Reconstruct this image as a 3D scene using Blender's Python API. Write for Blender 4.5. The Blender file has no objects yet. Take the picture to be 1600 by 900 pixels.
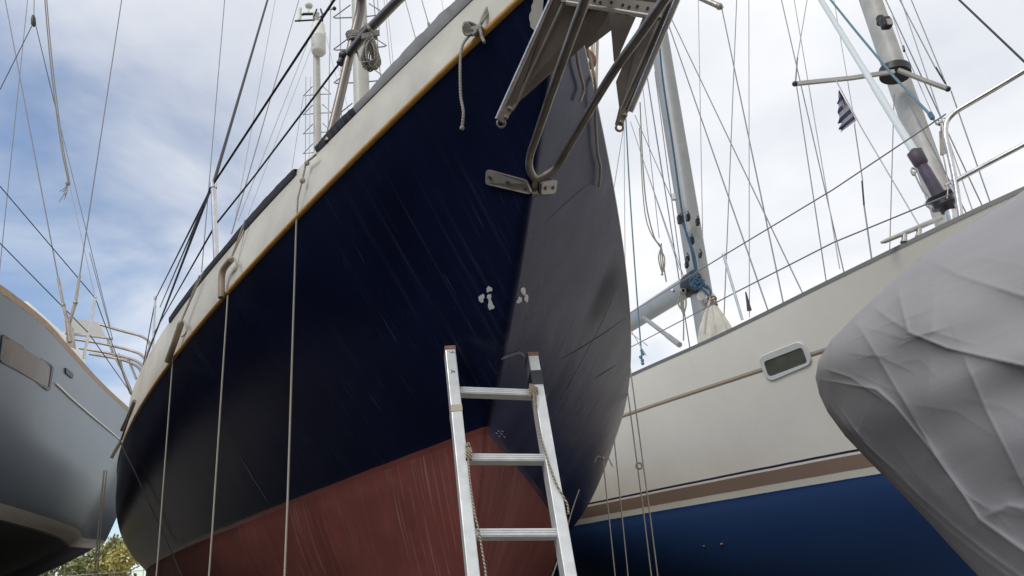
import bpy, bmesh, math, random
import numpy as np
from mathutils import Vector, Matrix
from mathutils.bvhtree import BVHTree

random.seed(7)
S = bpy.context.scene
COL = S.collection
R = math.radians

# ------------------------------------------------------------------ camera
F = 1150.0                                   # focal length in photo pixels (1600 wide)
EYE = np.array([0.0, 0.0, 1.6])
PITCH, ROLL = R(22.289), R(4.152)
_d = F / math.tan(PITCH)
_up = np.array([-_d * math.sin(ROLL), _d * math.cos(ROLL), -F]); _up /= np.linalg.norm(_up)
_fw = np.array([0, 0, -1.0]); _Y = _fw - _up * _fw.dot(_up); _Y /= np.linalg.norm(_Y)
_X = np.cross(_Y, _up)
RW = np.array([_X, _Y, _up])                 # camera axes -> world
cam = bpy.data.cameras.new('camera'); cam.lens = 36 * F / 1600; cam.sensor_width = 36
cam.clip_start = 0.02; cam.clip_end = 3000
camo = bpy.data.objects.new('camera', cam); COL.objects.link(camo)
m = Matrix(RW.tolist()).to_4x4(); m.translation = Vector(EYE); camo.matrix_world = m
S.camera = camo

# ------------------------------------------------------------------ world, sun, exposure
SUN_AZ, SUN_EL = R(226), R(46)               # direction the light comes from (clockwise from +Y)
w = bpy.data.worlds.new('World'); S.world = w; w.use_nodes = True
nt = w.node_tree; nt.nodes.clear()
def N(nt, t, **k):
    n = nt.nodes.new(t)
    for a, b in k.items(): setattr(n, a, b)
    return n
out = N(nt, 'ShaderNodeOutputWorld')
sky = N(nt, 'ShaderNodeTexSky', sky_type='NISHITA', sun_disc=False, sun_elevation=SUN_EL, sun_rotation=SUN_AZ,
        air_density=1.0, dust_density=0.6, ozone_density=2.0)
bg1 = N(nt, 'ShaderNodeBackground'); bg1.inputs[1].default_value = 0.15
nt.links.new(sky.outputs[0], bg1.inputs[0])
tc = N(nt, 'ShaderNodeTexCoord')
sep = N(nt, 'ShaderNodeSeparateXYZ'); nt.links.new(tc.outputs['Generated'], sep.inputs[0])
def math_(nt, op, a, b=None, clamp=False):
    n = N(nt, 'ShaderNodeMath', operation=op, use_clamp=clamp)
    for i, v in enumerate((a, b)):
        if v is None: continue
        if isinstance(v, (int, float)): n.inputs[i].default_value = v
        else: nt.links.new(v, n.inputs[i])
    return n.outputs[0]
# flat cloud layer: project the direction on a plane above
zz = math_(nt, 'ADD', math_(nt, 'MAXIMUM', sep.outputs[2], 0.0), 0.16)
px_ = math_(nt, 'DIVIDE', sep.outputs[0], zz); py_ = math_(nt, 'DIVIDE', sep.outputs[1], zz)
cmb = N(nt, 'ShaderNodeCombineXYZ'); nt.links.new(px_, cmb.inputs[0]); nt.links.new(py_, cmb.inputs[1])
n1 = N(nt, 'ShaderNodeTexNoise'); n1.inputs['Scale'].default_value = 1.5; n1.inputs['Detail'].default_value = 7; n1.inputs['Roughness'].default_value = 0.52; n1.inputs['Distortion'].default_value = 0.5
n2 = N(nt, 'ShaderNodeTexNoise'); n2.inputs['Scale'].default_value = 1.1; n2.inputs['Detail'].default_value = 5; n2.inputs['Roughness'].default_value = 0.5
mp = N(nt, 'ShaderNodeMapping'); mp.inputs['Location'].default_value = (5.3, 2.2, 0); nt.links.new(cmb.outputs[0], mp.inputs[0])
nt.links.new(cmb.outputs[0], n1.inputs['Vector']); nt.links.new(mp.outputs[0], n2.inputs['Vector'])
# more cover to the right and overhead, thinner low on the left
cov = math_(nt, 'ADD', math_(nt, 'MULTIPLY', n1.outputs[0], 1.5),
            math_(nt, 'ADD', math_(nt, 'MULTIPLY', sep.outputs[0], 0.75), math_(nt, 'MULTIPLY', sep.outputs[2], 0.75)))
covr = N(nt, 'ShaderNodeMapRange', interpolation_type='SMOOTHSTEP'); covr.inputs[1].default_value = 0.38; covr.inputs[2].default_value = 1.12
nt.links.new(cov, covr.inputs[0])
cr = N(nt, 'ShaderNodeValToRGB')
cr.color_ramp.elements[0].position = 0.33; cr.color_ramp.elements[0].color = (0.60, 0.625, 0.68, 1)
cr.color_ramp.elements[1].position = 0.66; cr.color_ramp.elements[1].color = (0.92, 0.92, 0.915, 1)
nt.links.new(n2.outputs[0], cr.inputs[0])
bg2 = N(nt, 'ShaderNodeBackground'); bg2.inputs[1].default_value = 1.15
nt.links.new(cr.outputs[0], bg2.inputs[0])
mx = N(nt, 'ShaderNodeMixShader'); nt.links.new(covr.outputs[0], mx.inputs[0])
nt.links.new(bg1.outputs[0], mx.inputs[1]); nt.links.new(bg2.outputs[0], mx.inputs[2]); nt.links.new(mx.outputs[0], out.inputs[0])

sl = bpy.data.lights.new('sun', 'SUN'); sl.energy = 1.1; sl.angle = R(20); sl.color = (1.0, 0.955, 0.89)
so = bpy.data.objects.new('sun', sl); COL.objects.link(so)
sd = Vector((math.sin(SUN_AZ) * math.cos(SUN_EL), math.cos(SUN_AZ) * math.cos(SUN_EL), math.sin(SUN_EL)))
so.rotation_euler = sd.to_track_quat('Z', 'Y').to_euler(); so.location = sd * 40
S.view_settings.view_transform = 'Standard'; S.view_settings.look = 'None'; S.view_settings.gamma = 1
S.view_settings.exposure = 0.15; S.view_settings.use_curve_mapping = False

# ------------------------------------------------------------------ helpers
def ray(px, py): return RW @ np.array([px - 800, 450 - py, -F])
def at(px, py, y):                            # point on the sight line at world distance y
    d = ray(px, py); return EYE + d * (y / d[1])
def atd(px, py, dep): return EYE + ray(px, py) * (dep / F)
def proj(P):
    c = RW.T @ (np.asarray(P, float) - EYE); return 800 + F * c[0] / -c[2], 450 - F * c[1] / -c[2]
def pchip(xs, ys, x):
    xs = np.asarray(xs, float); ys = np.asarray(ys, float); x = np.clip(x, xs[0], xs[-1])
    h = np.diff(xs); dl = np.diff(ys) / h; d = np.zeros(len(xs))
    for i in range(1, len(xs) - 1):
        if dl[i - 1] * dl[i] > 0:
            w1 = 2 * h[i] + h[i - 1]; w2 = h[i] + 2 * h[i - 1]; d[i] = (w1 + w2) / (w1 / dl[i - 1] + w2 / dl[i])
    d[0] = dl[0]; d[-1] = dl[-1]
    i = np.clip(np.searchsorted(xs, x) - 1, 0, len(h) - 1); t = (x - xs[i]) / h[i]
    return ((1 + 2 * t) * (1 - t) ** 2 * ys[i] + t * (1 - t) ** 2 * h[i] * d[i] + t * t * (3 - 2 * t) * ys[i + 1] + t * t * (t - 1) * h[i] * d[i + 1])

class MB:
    def __init__(s): s.v = []; s.f = []; s.sm = []
    def add(s, vs, fs, smooth=True):
        o = len(s.v); s.v += [tuple(map(float, p)) for p in vs]; s.f += [tuple(i + o for i in f) for f in fs]; s.sm += [smooth] * len(fs)
    def grid(s, rows, smooth=True, flip=False, closed=False):
        n = len(rows[0]); vs = [p for r_ in rows for p in r_]; fs = []
        for i in range(len(rows) - 1):
            for j in range(n if closed else n - 1):
                k = (j + 1) % n
                q = (i * n + j, i * n + k, (i + 1) * n + k, (i + 1) * n + j)
                fs.append(q[::-1] if flip else q)
        s.add(vs, fs, smooth)
    def tube(s, pts, r, n=8, cap=True):
        pts = [np.asarray(p, float) for p in pts]; m_ = len(pts)
        rs = r if hasattr(r, '__len__') else [r] * m_
        T = []
        for i in range(m_):
            a = pts[max(i - 1, 0)]; b = pts[min(i + 1, m_ - 1)]; t = b - a; T.append(t / (np.linalg.norm(t) + 1e-12))
        ref = np.array([0, 0, 1.0]) if abs(T[0][2]) < .9 else np.array([1.0, 0, 0])
        u = np.cross(T[0], ref); u /= np.linalg.norm(u); rows = []
        for i in range(m_):
            u = u - T[i] * u.dot(T[i]); u /= np.linalg.norm(u) + 1e-12; v_ = np.cross(T[i], u)
            rows.append([pts[i] + rs[i] * (math.cos(2 * math.pi * k / n) * u + math.sin(2 * math.pi * k / n) * v_) for k in range(n)])
        s.grid(rows, closed=True)
        if cap:
            s.add(rows[0], [tuple(range(n))[::-1]], False); s.add(rows[-1], [tuple(range(n))], False)
    def beam(s, pts, W, H, side):            # rectangular section along pts; side = width direction(s)
        pts = [np.asarray(p, float) for p in pts]; rows = []
        for i, p in enumerate(pts):
            t = pts[min(i + 1, len(pts) - 1)] - pts[max(i - 1, 0)]; t /= np.linalg.norm(t)
            a = np.asarray(side, float); a = a - t * a.dot(t); a /= np.linalg.norm(a); b = np.cross(t, a)
            rows.append([p + a * W / 2 + b * H / 2, p - a * W / 2 + b * H / 2, p - a * W / 2 - b * H / 2, p + a * W / 2 - b * H / 2])
        s.grid(rows, smooth=False, closed=True)
        s.add(rows[0], [(3, 2, 1, 0)], False); s.add(rows[-1], [(0, 1, 2, 3)], False)
    def box(s, c, size, rot=None):
        c = np.asarray(c, float); M_ = np.eye(3) if rot is None else rot
        vs = [c + M_ @ (np.array([x, y, z]) * np.array(size) / 2) for x in (-1, 1) for y in (-1, 1) for z in (-1, 1)]
        s.add(vs, [(0, 1, 3, 2), (4, 6, 7, 5), (0, 4, 5, 1), (2, 3, 7, 6), (0, 2, 6, 4), (1, 5, 7, 3)], False)
    def slab(s, poly, th):                   # planar-ish polygon thickened along its normal
        poly = [np.asarray(p, float) for p in poly]; n = len(poly); nn = np.zeros(3); c = sum(poly) / n
        for i in range(n): nn += np.cross(poly[i] - c, poly[(i + 1) % n] - c)
        nn /= np.linalg.norm(nn); a = [p + nn * th / 2 for p in poly]; b = [p - nn * th / 2 for p in poly]
        s.add(a, [tuple(range(n))], False); s.add(b, [tuple(range(n))[::-1]], False)
        for i in range(n):
            j = (i + 1) % n; s.add([a[i], b[i], b[j], a[j]], [(0, 1, 2, 3)], False)
    def ball(s, c, r, n=8, sc=(1, 1, 1)):
        rows = []
        for i in range(n // 2 + 1):
            th = math.pi * i / (n // 2)
            rows.append([np.asarray(c) + r * np.array([math.sin(th) * math.cos(2 * math.pi * k / n) * sc[0], math.sin(th) * math.sin(2 * math.pi * k / n) * sc[1], math.cos(th) * sc[2]]) for k in range(n)])
        s.grid(rows, closed=True, flip=True)

def smooth_path(pts, n=6):
    pts = [np.asarray(p, float) for p in pts]
    if len(pts) < 3: return pts
    P = [2 * pts[0] - pts[1]] + pts + [2 * pts[-1] - pts[-2]]; o = []
    for i in range(1, len(P) - 2):
        for k in range(n):
            t = k / n; a, b, c, d = P[i - 1:i + 3]
            o.append(.5 * ((2 * b) + (c - a) * t + (2 * a - 5 * b + 4 * c - d) * t * t + (3 * b - a - 3 * c + d) * t ** 3))
    return o + [pts[-1]]

def obj(name, mb, mat, parent=None, loc=None, bevel=0):
    me = bpy.data.meshes.new(name); vs = np.array(mb.v, float)
    if parent is not None and not mb.__dict__.get('local'):
        L = np.array(world(parent).inverted()); vs = vs @ L[:3, :3].T + L[:3, 3]
    elif loc is not None: vs = vs - np.asarray(loc)
    me.from_pydata(vs.tolist(), [], mb.f); me.validate()
    if len(me.polygons) == len(mb.sm): me.polygons.foreach_set('use_smooth', mb.sm)
    if mat: me.materials.append(mat)
    o = bpy.data.objects.new(name, me); COL.objects.link(o)
    if parent is not None: o.parent = parent
    elif loc is not None: o.location = loc
    if bevel:
        b = o.modifiers.new('bevel', 'BEVEL'); b.width = bevel; b.segments = 2; b.limit_method = 'ANGLE'
    return o
WM = {}
def world(o):
    M_ = Matrix.LocRotScale(o.location, o.rotation_euler.to_quaternion(), o.scale)
    return world(o.parent) @ M_ if o.parent else M_
def tag(o, label, cat, group=None, kind=None):
    o['label'] = label; o['category'] = cat
    if group: o['group'] = group
    if kind: o['kind'] = kind
    return o
def thing(name, label, cat, loc=(0, 0, 0), rz=0, group=None):
    o = bpy.data.objects.new(name, None); COL.objects.link(o); o.location = loc; o.rotation_euler = (0, 0, rz); o.empty_display_size = .1
    return tag(o, label, cat, group)
def single(name, mb, mat, label, cat, group=None, bevel=0):    # a one-mesh thing with its origin at its lowest point
    vs = np.array(mb.v); k = vs[:, 2].argmin(); o = obj(name, mb, mat, loc=vs[k].copy(), bevel=bevel)
    return tag(o, label, cat, group)

# ------------------------------------------------------------------ materials
def mat(name, col, rough=.5, metal=0, var=0.0, vscale=8, bump=0.0, bscale=40, coat=0, col2=None, stretch=None, rvar=0.0, spec=.5):
    M_ = bpy.data.materials.new(name); M_.use_nodes = True; t = M_.node_tree; b = t.nodes['Principled BSDF']
    b.inputs['Roughness'].default_value = rough; b.inputs['Metallic'].default_value = metal; b.inputs['Coat Weight'].default_value = coat
    b.inputs['Specular IOR Level'].default_value = spec
    b.inputs['Base Color'].default_value = (*col, 1)
    tcn = N(t, 'ShaderNodeTexCoord'); src = tcn.outputs['Object']
    if stretch:
        mpn = N(t, 'ShaderNodeMapping'); mpn.inputs['Scale'].default_value = stretch; t.links.new(src, mpn.inputs[0]); src = mpn.outputs[0]
    if var or col2 or rvar:
        nz = N(t, 'ShaderNodeTexNoise'); nz.inputs['Scale'].default_value = vscale; nz.inputs['Detail'].default_value = 6; nz.inputs['Roughness'].default_value = .6
        t.links.new(src, nz.inputs['Vector'])
        c = N(t, 'ShaderNodeValToRGB'); e = c.color_ramp.elements
        e[0].position = .32; e[1].position = .68
        c2 = col2 or tuple(min(1, x * (1 + var)) for x in col); c1 = col if col2 else tuple(x * (1 - var) for x in col)
        e[0].color = (*c1, 1); e[1].color = (*c2, 1)
        t.links.new(nz.outputs[0], c.inputs[0]); t.links.new(c.outputs[0], b.inputs['Base Color'])
        if rvar:
            mr = N(t, 'ShaderNodeMapRange'); mr.inputs[3].default_value = rough - rvar; mr.inputs[4].default_value = rough + rvar
            mr.inputs[1].default_value = .3; mr.inputs[2].default_value = .7
            t.links.new(nz.outputs[0], mr.inputs[0]); t.links.new(mr.outputs[0], b.inputs['Roughness'])
    if bump:
        nb = N(t, 'ShaderNodeTexNoise'); nb.inputs['Scale'].default_value = bscale; nb.inputs['Detail'].default_value = 4; t.links.new(src, nb.inputs['Vector'])
        bp = N(t, 'ShaderNodeBump'); bp.inputs['Strength'].default_value = bump; bp.inputs['Distance'].default_value = .01
        t.links.new(nb.outputs[0], bp.inputs['Height']); t.links.new(bp.outputs[0], b.inputs['Normal'])
    return M_

def rope_mat(name, c1, c2, scale=90, rough=.85):
    M_ = bpy.data.materials.new(name); M_.use_nodes = True; t = M_.node_tree; b = t.nodes['Principled BSDF']; b.inputs['Roughness'].default_value = rough
    tcn = N(t, 'ShaderNodeTexCoord'); wv = N(t, 'ShaderNodeTexWave', wave_type='BANDS', bands_direction='DIAGONAL')
    wv.inputs['Scale'].default_value = scale; wv.inputs['Distortion'].default_value = 1.5
    t.links.new(tcn.outputs['Object'], wv.inputs['Vector'])
    c = N(t, 'ShaderNodeValToRGB'); c.color_ramp.elements[0].color = (*c1, 1); c.color_ramp.elements[1].color = (*c2, 1)
    c.color_ramp.elements[0].position = .25; c.color_ramp.elements[1].position = .6
    t.links.new(wv.outputs[0], c.inputs[0]); t.links.new(c.outputs[0], b.inputs['Base Color'])
    bp = N(t, 'ShaderNodeBump'); bp.inputs['Strength'].default_value = .5; bp.inputs['Distance'].default_value = .003
    t.links.new(wv.outputs[0], bp.inputs['Height']); t.links.new(bp.outputs[0], b.inputs['Normal'])
    return M_

def hull_mat(name, bands, trim=0.0, rough=.3, low_z=None, low_rough=.75, streaks=None, blot=0.0, coat=0.0, bump=0.02, spec=.5, tint=None):
    """Paint bands by height in the boat's own frame. bands: [(z_from, colour)...] ascending. streaks: list of dicts of scratches."""
    M_ = bpy.data.materials.new(name); M_.use_nodes = True; t = M_.node_tree; b = t.nodes['Principled BSDF']
    L = t.links.new; tcn = N(t, 'ShaderNodeTexCoord'); sp = N(t, 'ShaderNodeSeparateXYZ'); L(tcn.outputs['Object'], sp.inputs[0])
    z = math_(t, 'ADD', sp.outputs[2], math_(t, 'MULTIPLY', sp.outputs[0], trim))
    wob = N(t, 'ShaderNodeTexNoise'); wob.inputs['Scale'].default_value = 5; wob.inputs['Detail'].default_value = 5; L(tcn.outputs['Object'], wob.inputs['Vector'])
    z = math_(t, 'ADD', z, math_(t, 'MULTIPLY', math_(t, 'SUBTRACT', wob.outputs[0], .5), .006))
    mr = N(t, 'ShaderNodeMapRange'); mr.inputs[1].default_value = 0; mr.inputs[2].default_value = 5; L(z, mr.inputs[0])
    cr_ = N(t, 'ShaderNodeValToRGB'); cr_.color_ramp.interpolation = 'CONSTANT'; e = cr_.color_ramp.elements
    e[0].position = 0; e[0].color = (*bands[0][1], 1); e[1].position = bands[1][0] / 5; e[1].color = (*bands[1][1], 1)
    for zz_, c_ in bands[2:]:
        q = e.new(zz_ / 5); q.color = (*c_, 1)
    L(mr.outputs[0], cr_.inputs[0]); colr = cr_.outputs[0]
    low = math_(t, 'LESS_THAN', z, low_z if low_z else -1)
    if blot:
        nb = N(t, 'ShaderNodeTexNoise'); nb.inputs['Scale'].default_value = 2.2; nb.inputs['Detail'].default_value = 8; nb.inputs['Roughness'].default_value = .65; L(tcn.outputs['Object'], nb.inputs['Vector'])
        mm = N(t, 'ShaderNodeMapRange'); mm.inputs[1].default_value = .3; mm.inputs[2].default_value = .7; mm.inputs[3].default_value = 1 - blot; mm.inputs[4].default_value = 1 + blot; L(nb.outputs[0], mm.inputs[0])
        vm = N(t, 'ShaderNodeVectorMath', operation='SCALE'); L(colr, vm.inputs[0]); L(mm.outputs[0], vm.inputs['Scale']); colr = vm.outputs[0]
    rg = math_(t, 'ADD', rough, math_(t, 'MULTIPLY', low, low_rough - rough))
    for st in (streaks or []):
        mrot = N(t, 'ShaderNodeMapping'); mrot.inputs['Rotation'].default_value = st.get('rot', (0, 0, 0)); L(tcn.outputs['Object'], mrot.inputs[0])
        mpn = N(t, 'ShaderNodeMapping'); mpn.inputs['Scale'].default_value = st['scale']; L(mrot.outputs[0], mpn.inputs[0])
        ns = N(t, 'ShaderNodeTexNoise'); ns.inputs['Scale'].default_value = 1; ns.inputs['Detail'].default_value = 3; ns.inputs['Roughness'].default_value = .55; L(mpn.outputs[0], ns.inputs['Vector'])
        m1 = N(t, 'ShaderNodeMapRange'); m1.inputs[1].default_value = st['lo']; m1.inputs[2].default_value = st['hi']; L(ns.outputs[0], m1.inputs[0])
        big = N(t, 'ShaderNodeTexNoise'); big.inputs['Scale'].default_value = st.get('patch', 1.2); big.inputs['Detail'].default_value = 3; L(tcn.outputs['Object'], big.inputs['Vector'])
        m2 = N(t, 'ShaderNodeMapRange'); m2.inputs[1].default_value = st.get('plo', .45); m2.inputs[2].default_value = st.get('phi', .62); L(big.outputs[0], m2.inputs[0])
        f = math_(t, 'MULTIPLY', math_(t, 'MULTIPLY', m1.outputs[0], m2.outputs[0]), st['amt'], True)
        if st.get('where') == 'low': f = math_(t, 'MULTIPLY', f, low)
        if st.get('where') == 'high': f = math_(t, 'MULTIPLY', f, math_(t, 'SUBTRACT', 1, low))
        mi = N(t, 'ShaderNodeMix', data_type='RGBA'); L(f, mi.inputs[0]); L(colr, mi.inputs[6]); mi.inputs[7].default_value = (*st['col'], 1); colr = mi.outputs[2]
        rg = math_(t, 'ADD', rg, math_(t, 'MULTIPLY', f, .3))
    L(colr, b.inputs['Base Color']); L(rg, b.inputs['Roughness'])
    b.inputs['Coat Weight'].default_value = coat; b.inputs['Coat Roughness'].default_value = .12; b.inputs['Specular IOR Level'].default_value = spec
    if tint: b.inputs['Specular Tint'].default_value = (*tint, 1)
    if bump:
        nb2 = N(t, 'ShaderNodeTexNoise'); nb2.inputs['Scale'].default_value = 3.0; nb2.inputs['Detail'].default_value = 4; L(tcn.outputs['Object'], nb2.inputs['Vector'])
        bp = N(t, 'ShaderNodeBump'); bp.inputs['Strength'].default_value = bump; bp.inputs['Distance'].default_value = .1
        L(nb2.outputs[0], bp.inputs['Height']); L(bp.outputs[0], b.inputs['Normal'])
    return M_

M = {}
M['steel'] = mat('stainless_steel', (.56, .54, .52), .28, 1, .12, 14, .05, 60, rvar=.08)
M['steel_dull'] = mat('weathered_stainless', (.44, .39, .335), .46, 1, .2, 9, .06, 40, col2=(.29, .25, .21), rvar=.08)
M['plate'] = mat('brushed_plate', (.36, .325, .285), .45, .45, .12, 12)
M['tube_dark'] = mat('dull_rail_tube', (.20, .175, .155), .38, .75, .2, 9, .04, 40)
M['fluke'] = mat('weathered_fluke', (.25, .215, .185), .5, .55, .2, 9, .06, 40, col2=(.16, .135, .115))
M['alloy'] = mat('ladder_aluminium', (.80, .81, .80), .42, .35, .08, 24, .05, 90, col2=(.64, .655, .65), rvar=.08)
M['mast_white'] = mat('mast_cream_paint', (.50, .485, .43), .4, 0, .1, 5, .02, 30)
M['mast_grey'] = mat('mast_anodised', (.30, .30, .295), .45, .1, .08, 4, .02, 40)
M['boom_grey'] = mat('boom_anodised', (.30, .305, .305), .45, .05, .06, 4)
M['mast_pale'] = mat('mast_pale_alloy', (.40, .385, .355), .5, .05, .15, 3)
M['wire'] = mat('rigging_wire', (.20, .20, .21), .4, .7)
M['wire_dark'] = mat('dark_line', (.018, .018, .022), .6)
M['wire_pale'] = mat('pale_wire', (.36, .36, .36), .45, .5)
M['black'] = mat('black_plastic', (.015, .015, .017), .45)
M['bulwark'] = mat('bulwark_white_paint', (.62, .585, .495), .55, 0, .1, 3.4, .05, 25, col2=(.43, .405, .34))
M['gold'] = mat('varnished_strake', (.62, .34, .075), .4, 0, .25, 12, .1, 60, col2=(.44, .23, .06), stretch=(3, 3, 14))
M['teak'] = mat('teak', (.34, .23, .14), .6, 0, .2, 20, .1, 60)
M['canvas_dark'] = mat('dark_canvas', (.022, .022, .026), .85, 0, .2, 20, .3, 60)
M['canvas_grey'] = mat('grey_canvas', (.22, .215, .205), .9, 0, .12, 12, .3, 40)
M['hose'] = mat('tan_hose', (.30, .24, .17), .65, 0, .15, 25)
M['rope'] = rope_mat('cream_rope', (.34, .31, .25), (.55, .51, .43))
M['rope_grey'] = rope_mat('grey_rope', (.20, .185, .16), (.38, .35, .30))
M['rope_fleck'] = rope_mat('flecked_rope', (.10, .07, .05), (.48, .41, .30), 60)
M['rope_blue'] = rope_mat('blue_rope', (.02, .065, .12), (.06, .13, .20))
M['rope_teal'] = rope_mat('faded_blue_rope', (.08, .16, .21), (.15, .26, .32))
M['white'] = mat('white_plastic', (.74, .73, .67), .45, 0, .05, 6)
M['filler'] = mat('white_filler', (.62, .62, .61), .8, 0, .1, 30)
M['gelcoat'] = mat('cream_gelcoat', (.62, .60, .54), .3, 0, .03, 2)
M['glass'] = mat('dark_window', (.035, .034, .025), .12, 0, .2, 3)
M['curtain'] = mat('brown_curtained_glass', (.12, .078, .055), .25, 0, .35, 9, stretch=(8, 8, .6))
M['furl'] = mat('plum_vinyl', (.062, .045, .060), .55, 0, .15, 10)
M['stay_white'] = mat('furling_foil', (.60, .64, .64), .4)
M['bag'] = mat('sail_bag_cloth', (.50, .48, .41), .85, 0, .12, 10, .2, 30)
M['rust'] = mat('rusty_steel', (.16, .07, .04), .8, 0, .3, 20, .4, 60, col2=(.28, .13, .07))
M['wood'] = mat('weathered_timber', (.24, .17, .11), .8, 0, .2, 8, .3, 50, stretch=(2, 2, 12))
M['tape'] = mat('dark_grey_tape', (.05, .055, .06), .6)
M['tape_tan'] = mat('tan_tape', (.50, .44, .34), .7)
M['ink'] = mat('blue_marker', (.03, .06, .30), .7)
M['concrete'] = mat('concrete_block', (.32, .31, .29), .9, 0, .15, 8, .3, 30)

# ------------------------------------------------------------------ ground and far setting
def ground():
    g = MB(); n = 41; xs = np.sign(np.linspace(-1, 1, n)) * np.abs(np.linspace(-1, 1, n)) ** 3 * 900
    g.grid([[(x, y, 0.0) for x in xs] for y in xs], flip=True)
    mg = mat('gravel_ground', (.18, .163, .14), .95, 0, .3, 1.3, .8, 45, col2=(.11, .098, .084), spec=.15)
    o = obj('ground', g, mg); o['kind'] = 'structure'
    h = MB(); rows = []
    for i in range(15):
        v = i / 14; rr = 150 + v * 500
        rows.append([(rr * math.sin(a), rr * math.cos(a), (-.5 + 9 * v ** .7 * (1 + .45 * math.sin(3 * a + 1) + .25 * math.sin(7 * a)))) for a in np.linspace(-2.4, 1.2, 90)])
    h.grid(rows, flip=True)
    o = obj('hills', h, mat('hill_scrub', (.055, .065, .035), .95, 0, .4, .06, col2=(.14, .13, .085))); o['kind'] = 'structure'
ground()
def added_strip():  # unseen dark ground strip, added to darken the reflection in the navy hull
    b = MB(); b.grid([[(x, y, .004) for x in (-7.5, -.9)] for y in (-9, 0, 9, 18)], flip=True)
    o = obj('added_strip', b, mat('added_dark_asphalt', (.028, .028, .030), .95, 0, .3, 6, .6, 60, col2=(.05, .048, .046), spec=.1)); o['kind'] = 'structure'
added_strip()

# ------------------------------------------------------------------ hull builder (boat frame: x aft from the bow tip, y to port/starboard, z up from the ground)
def hull(rows, mb=None, transom=True):
    """rows: list (sheer -> keel) of arrays (n,3) on the +y side, stem -> stern"""
    mb = mb or MB(); mb.local = True
    mir = [[(p[0], -p[1], p[2]) for p in r_] for r_ in rows]
    mb.grid(rows, flip=False); mb.grid(mir, flip=True)
    if transom:
        a = [r_[-1] for r_ in rows]; b = [r_[-1] for r_ in mir]
        mb.grid([a, b], smooth=False, flip=True)
    return mb
def row_xyz(s, b, z): return list(zip(s, b, z))

# ================================================================== navy ketch in the middle
SC = .88
NA = R(-15.887)                                         # heading of the aft direction, clockwise from +Y
nA = np.array([math.sin(NA), math.cos(NA), 0]); nN = np.array([math.cos(NA), -math.sin(NA), 0])
OV = 1.1966 * SC
tip = np.array([-.1336 * SC, 2.6272 * SC, 0]) - nA * OV
ZW, TRIM = 1.6 + .5237 * SC, .0111
ZT, K1, K2 = 1.6 + 1.522 * SC, .0955, .0047 / SC
BM, XM, PW = 2.3844 * SC, 7.4062 * SC, 1.7305
BW, XW, PWW = 2.0, 5.8, 1.2
NL = 11.6
def n_sheer_b(x):
    x = np.asarray(x, float); return BM * (1 - (1 - np.clip(x / XM, 0, 1)) ** PW) - .55 * np.clip((x - 7.0) / (NL - 7.0), 0, 1) ** 2
def n_wl_b(x):
    x = np.asarray(x, float); return BW * (1 - (1 - np.clip(x / XW, 0, 1)) ** PWW) * (1 - np.clip((x - 6.0) / 6.0, 0, 1) ** 2 * .7)
def n_sheer_z(s): s = np.asarray(s, float); return ZT - K1 * s + K2 * s * s
def n_wl_z(s): return ZW - TRIM * (np.asarray(s, float) - OV)
def n_stem(t): return OV * (1 - t - .184 * t * (1 - t))
NU = np.concatenate([[0, .00012, .0005, .0012], np.linspace(0, 1, 70)[1:] ** 1.4])
def n_row(t):
    s0 = n_stem(t); s = s0 + NU * (NL - s0); x = s - s0
    b = (1 - t) * n_wl_b(x) + t * n_sheer_b(x) + .10 * 4 * t * (1 - t) * np.clip((x - 2.2) / 3.0, 0, 1) ** 1.2
    b = b + .007 * np.sqrt(np.clip(x / .012, 0, 1)) 
    return s, b, (1 - t) * n_wl_z(s) + t * n_sheer_z(s)
def n_low(v):
    s0 = OV + .95 * v + 1.1 * v ** 2.2; e = NL - .15 - 1.2 * v
    s = s0 + NU * (e - s0); x = s - s0
    dep = 1.45; mid = np.clip(x / 4.5, 0, 1)
    f = (1 - v ** (.95 + .75 * mid + .9 * np.clip((x - 3.5) / 3, 0, 1))) ** (1.0 - .2 * mid)
    b = n_wl_b(x * (1 + .0 * v)) * f + .09 * np.clip(x / .6, 0, 1) * v + .007 * np.sqrt(np.clip(x / .012, 0, 1)) * (1 - v)
    return s, b, n_wl_z(s) - v * dep
n_rows = [row_xyz(*n_row(t)) for t in np.linspace(1, 0, 22)] + [row_xyz(*n_low(v)) for v in np.linspace(.03, 1, 26)]
navy = thing('navy_sailboat', 'large navy blue sailboat with red bottom and white bulwark, bow towards the viewer', 'sailboat', (tip[0], tip[1], 0), math.atan2(nA[1], nA[0]))
NAVY = (.0062, .0088, .030)
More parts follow.
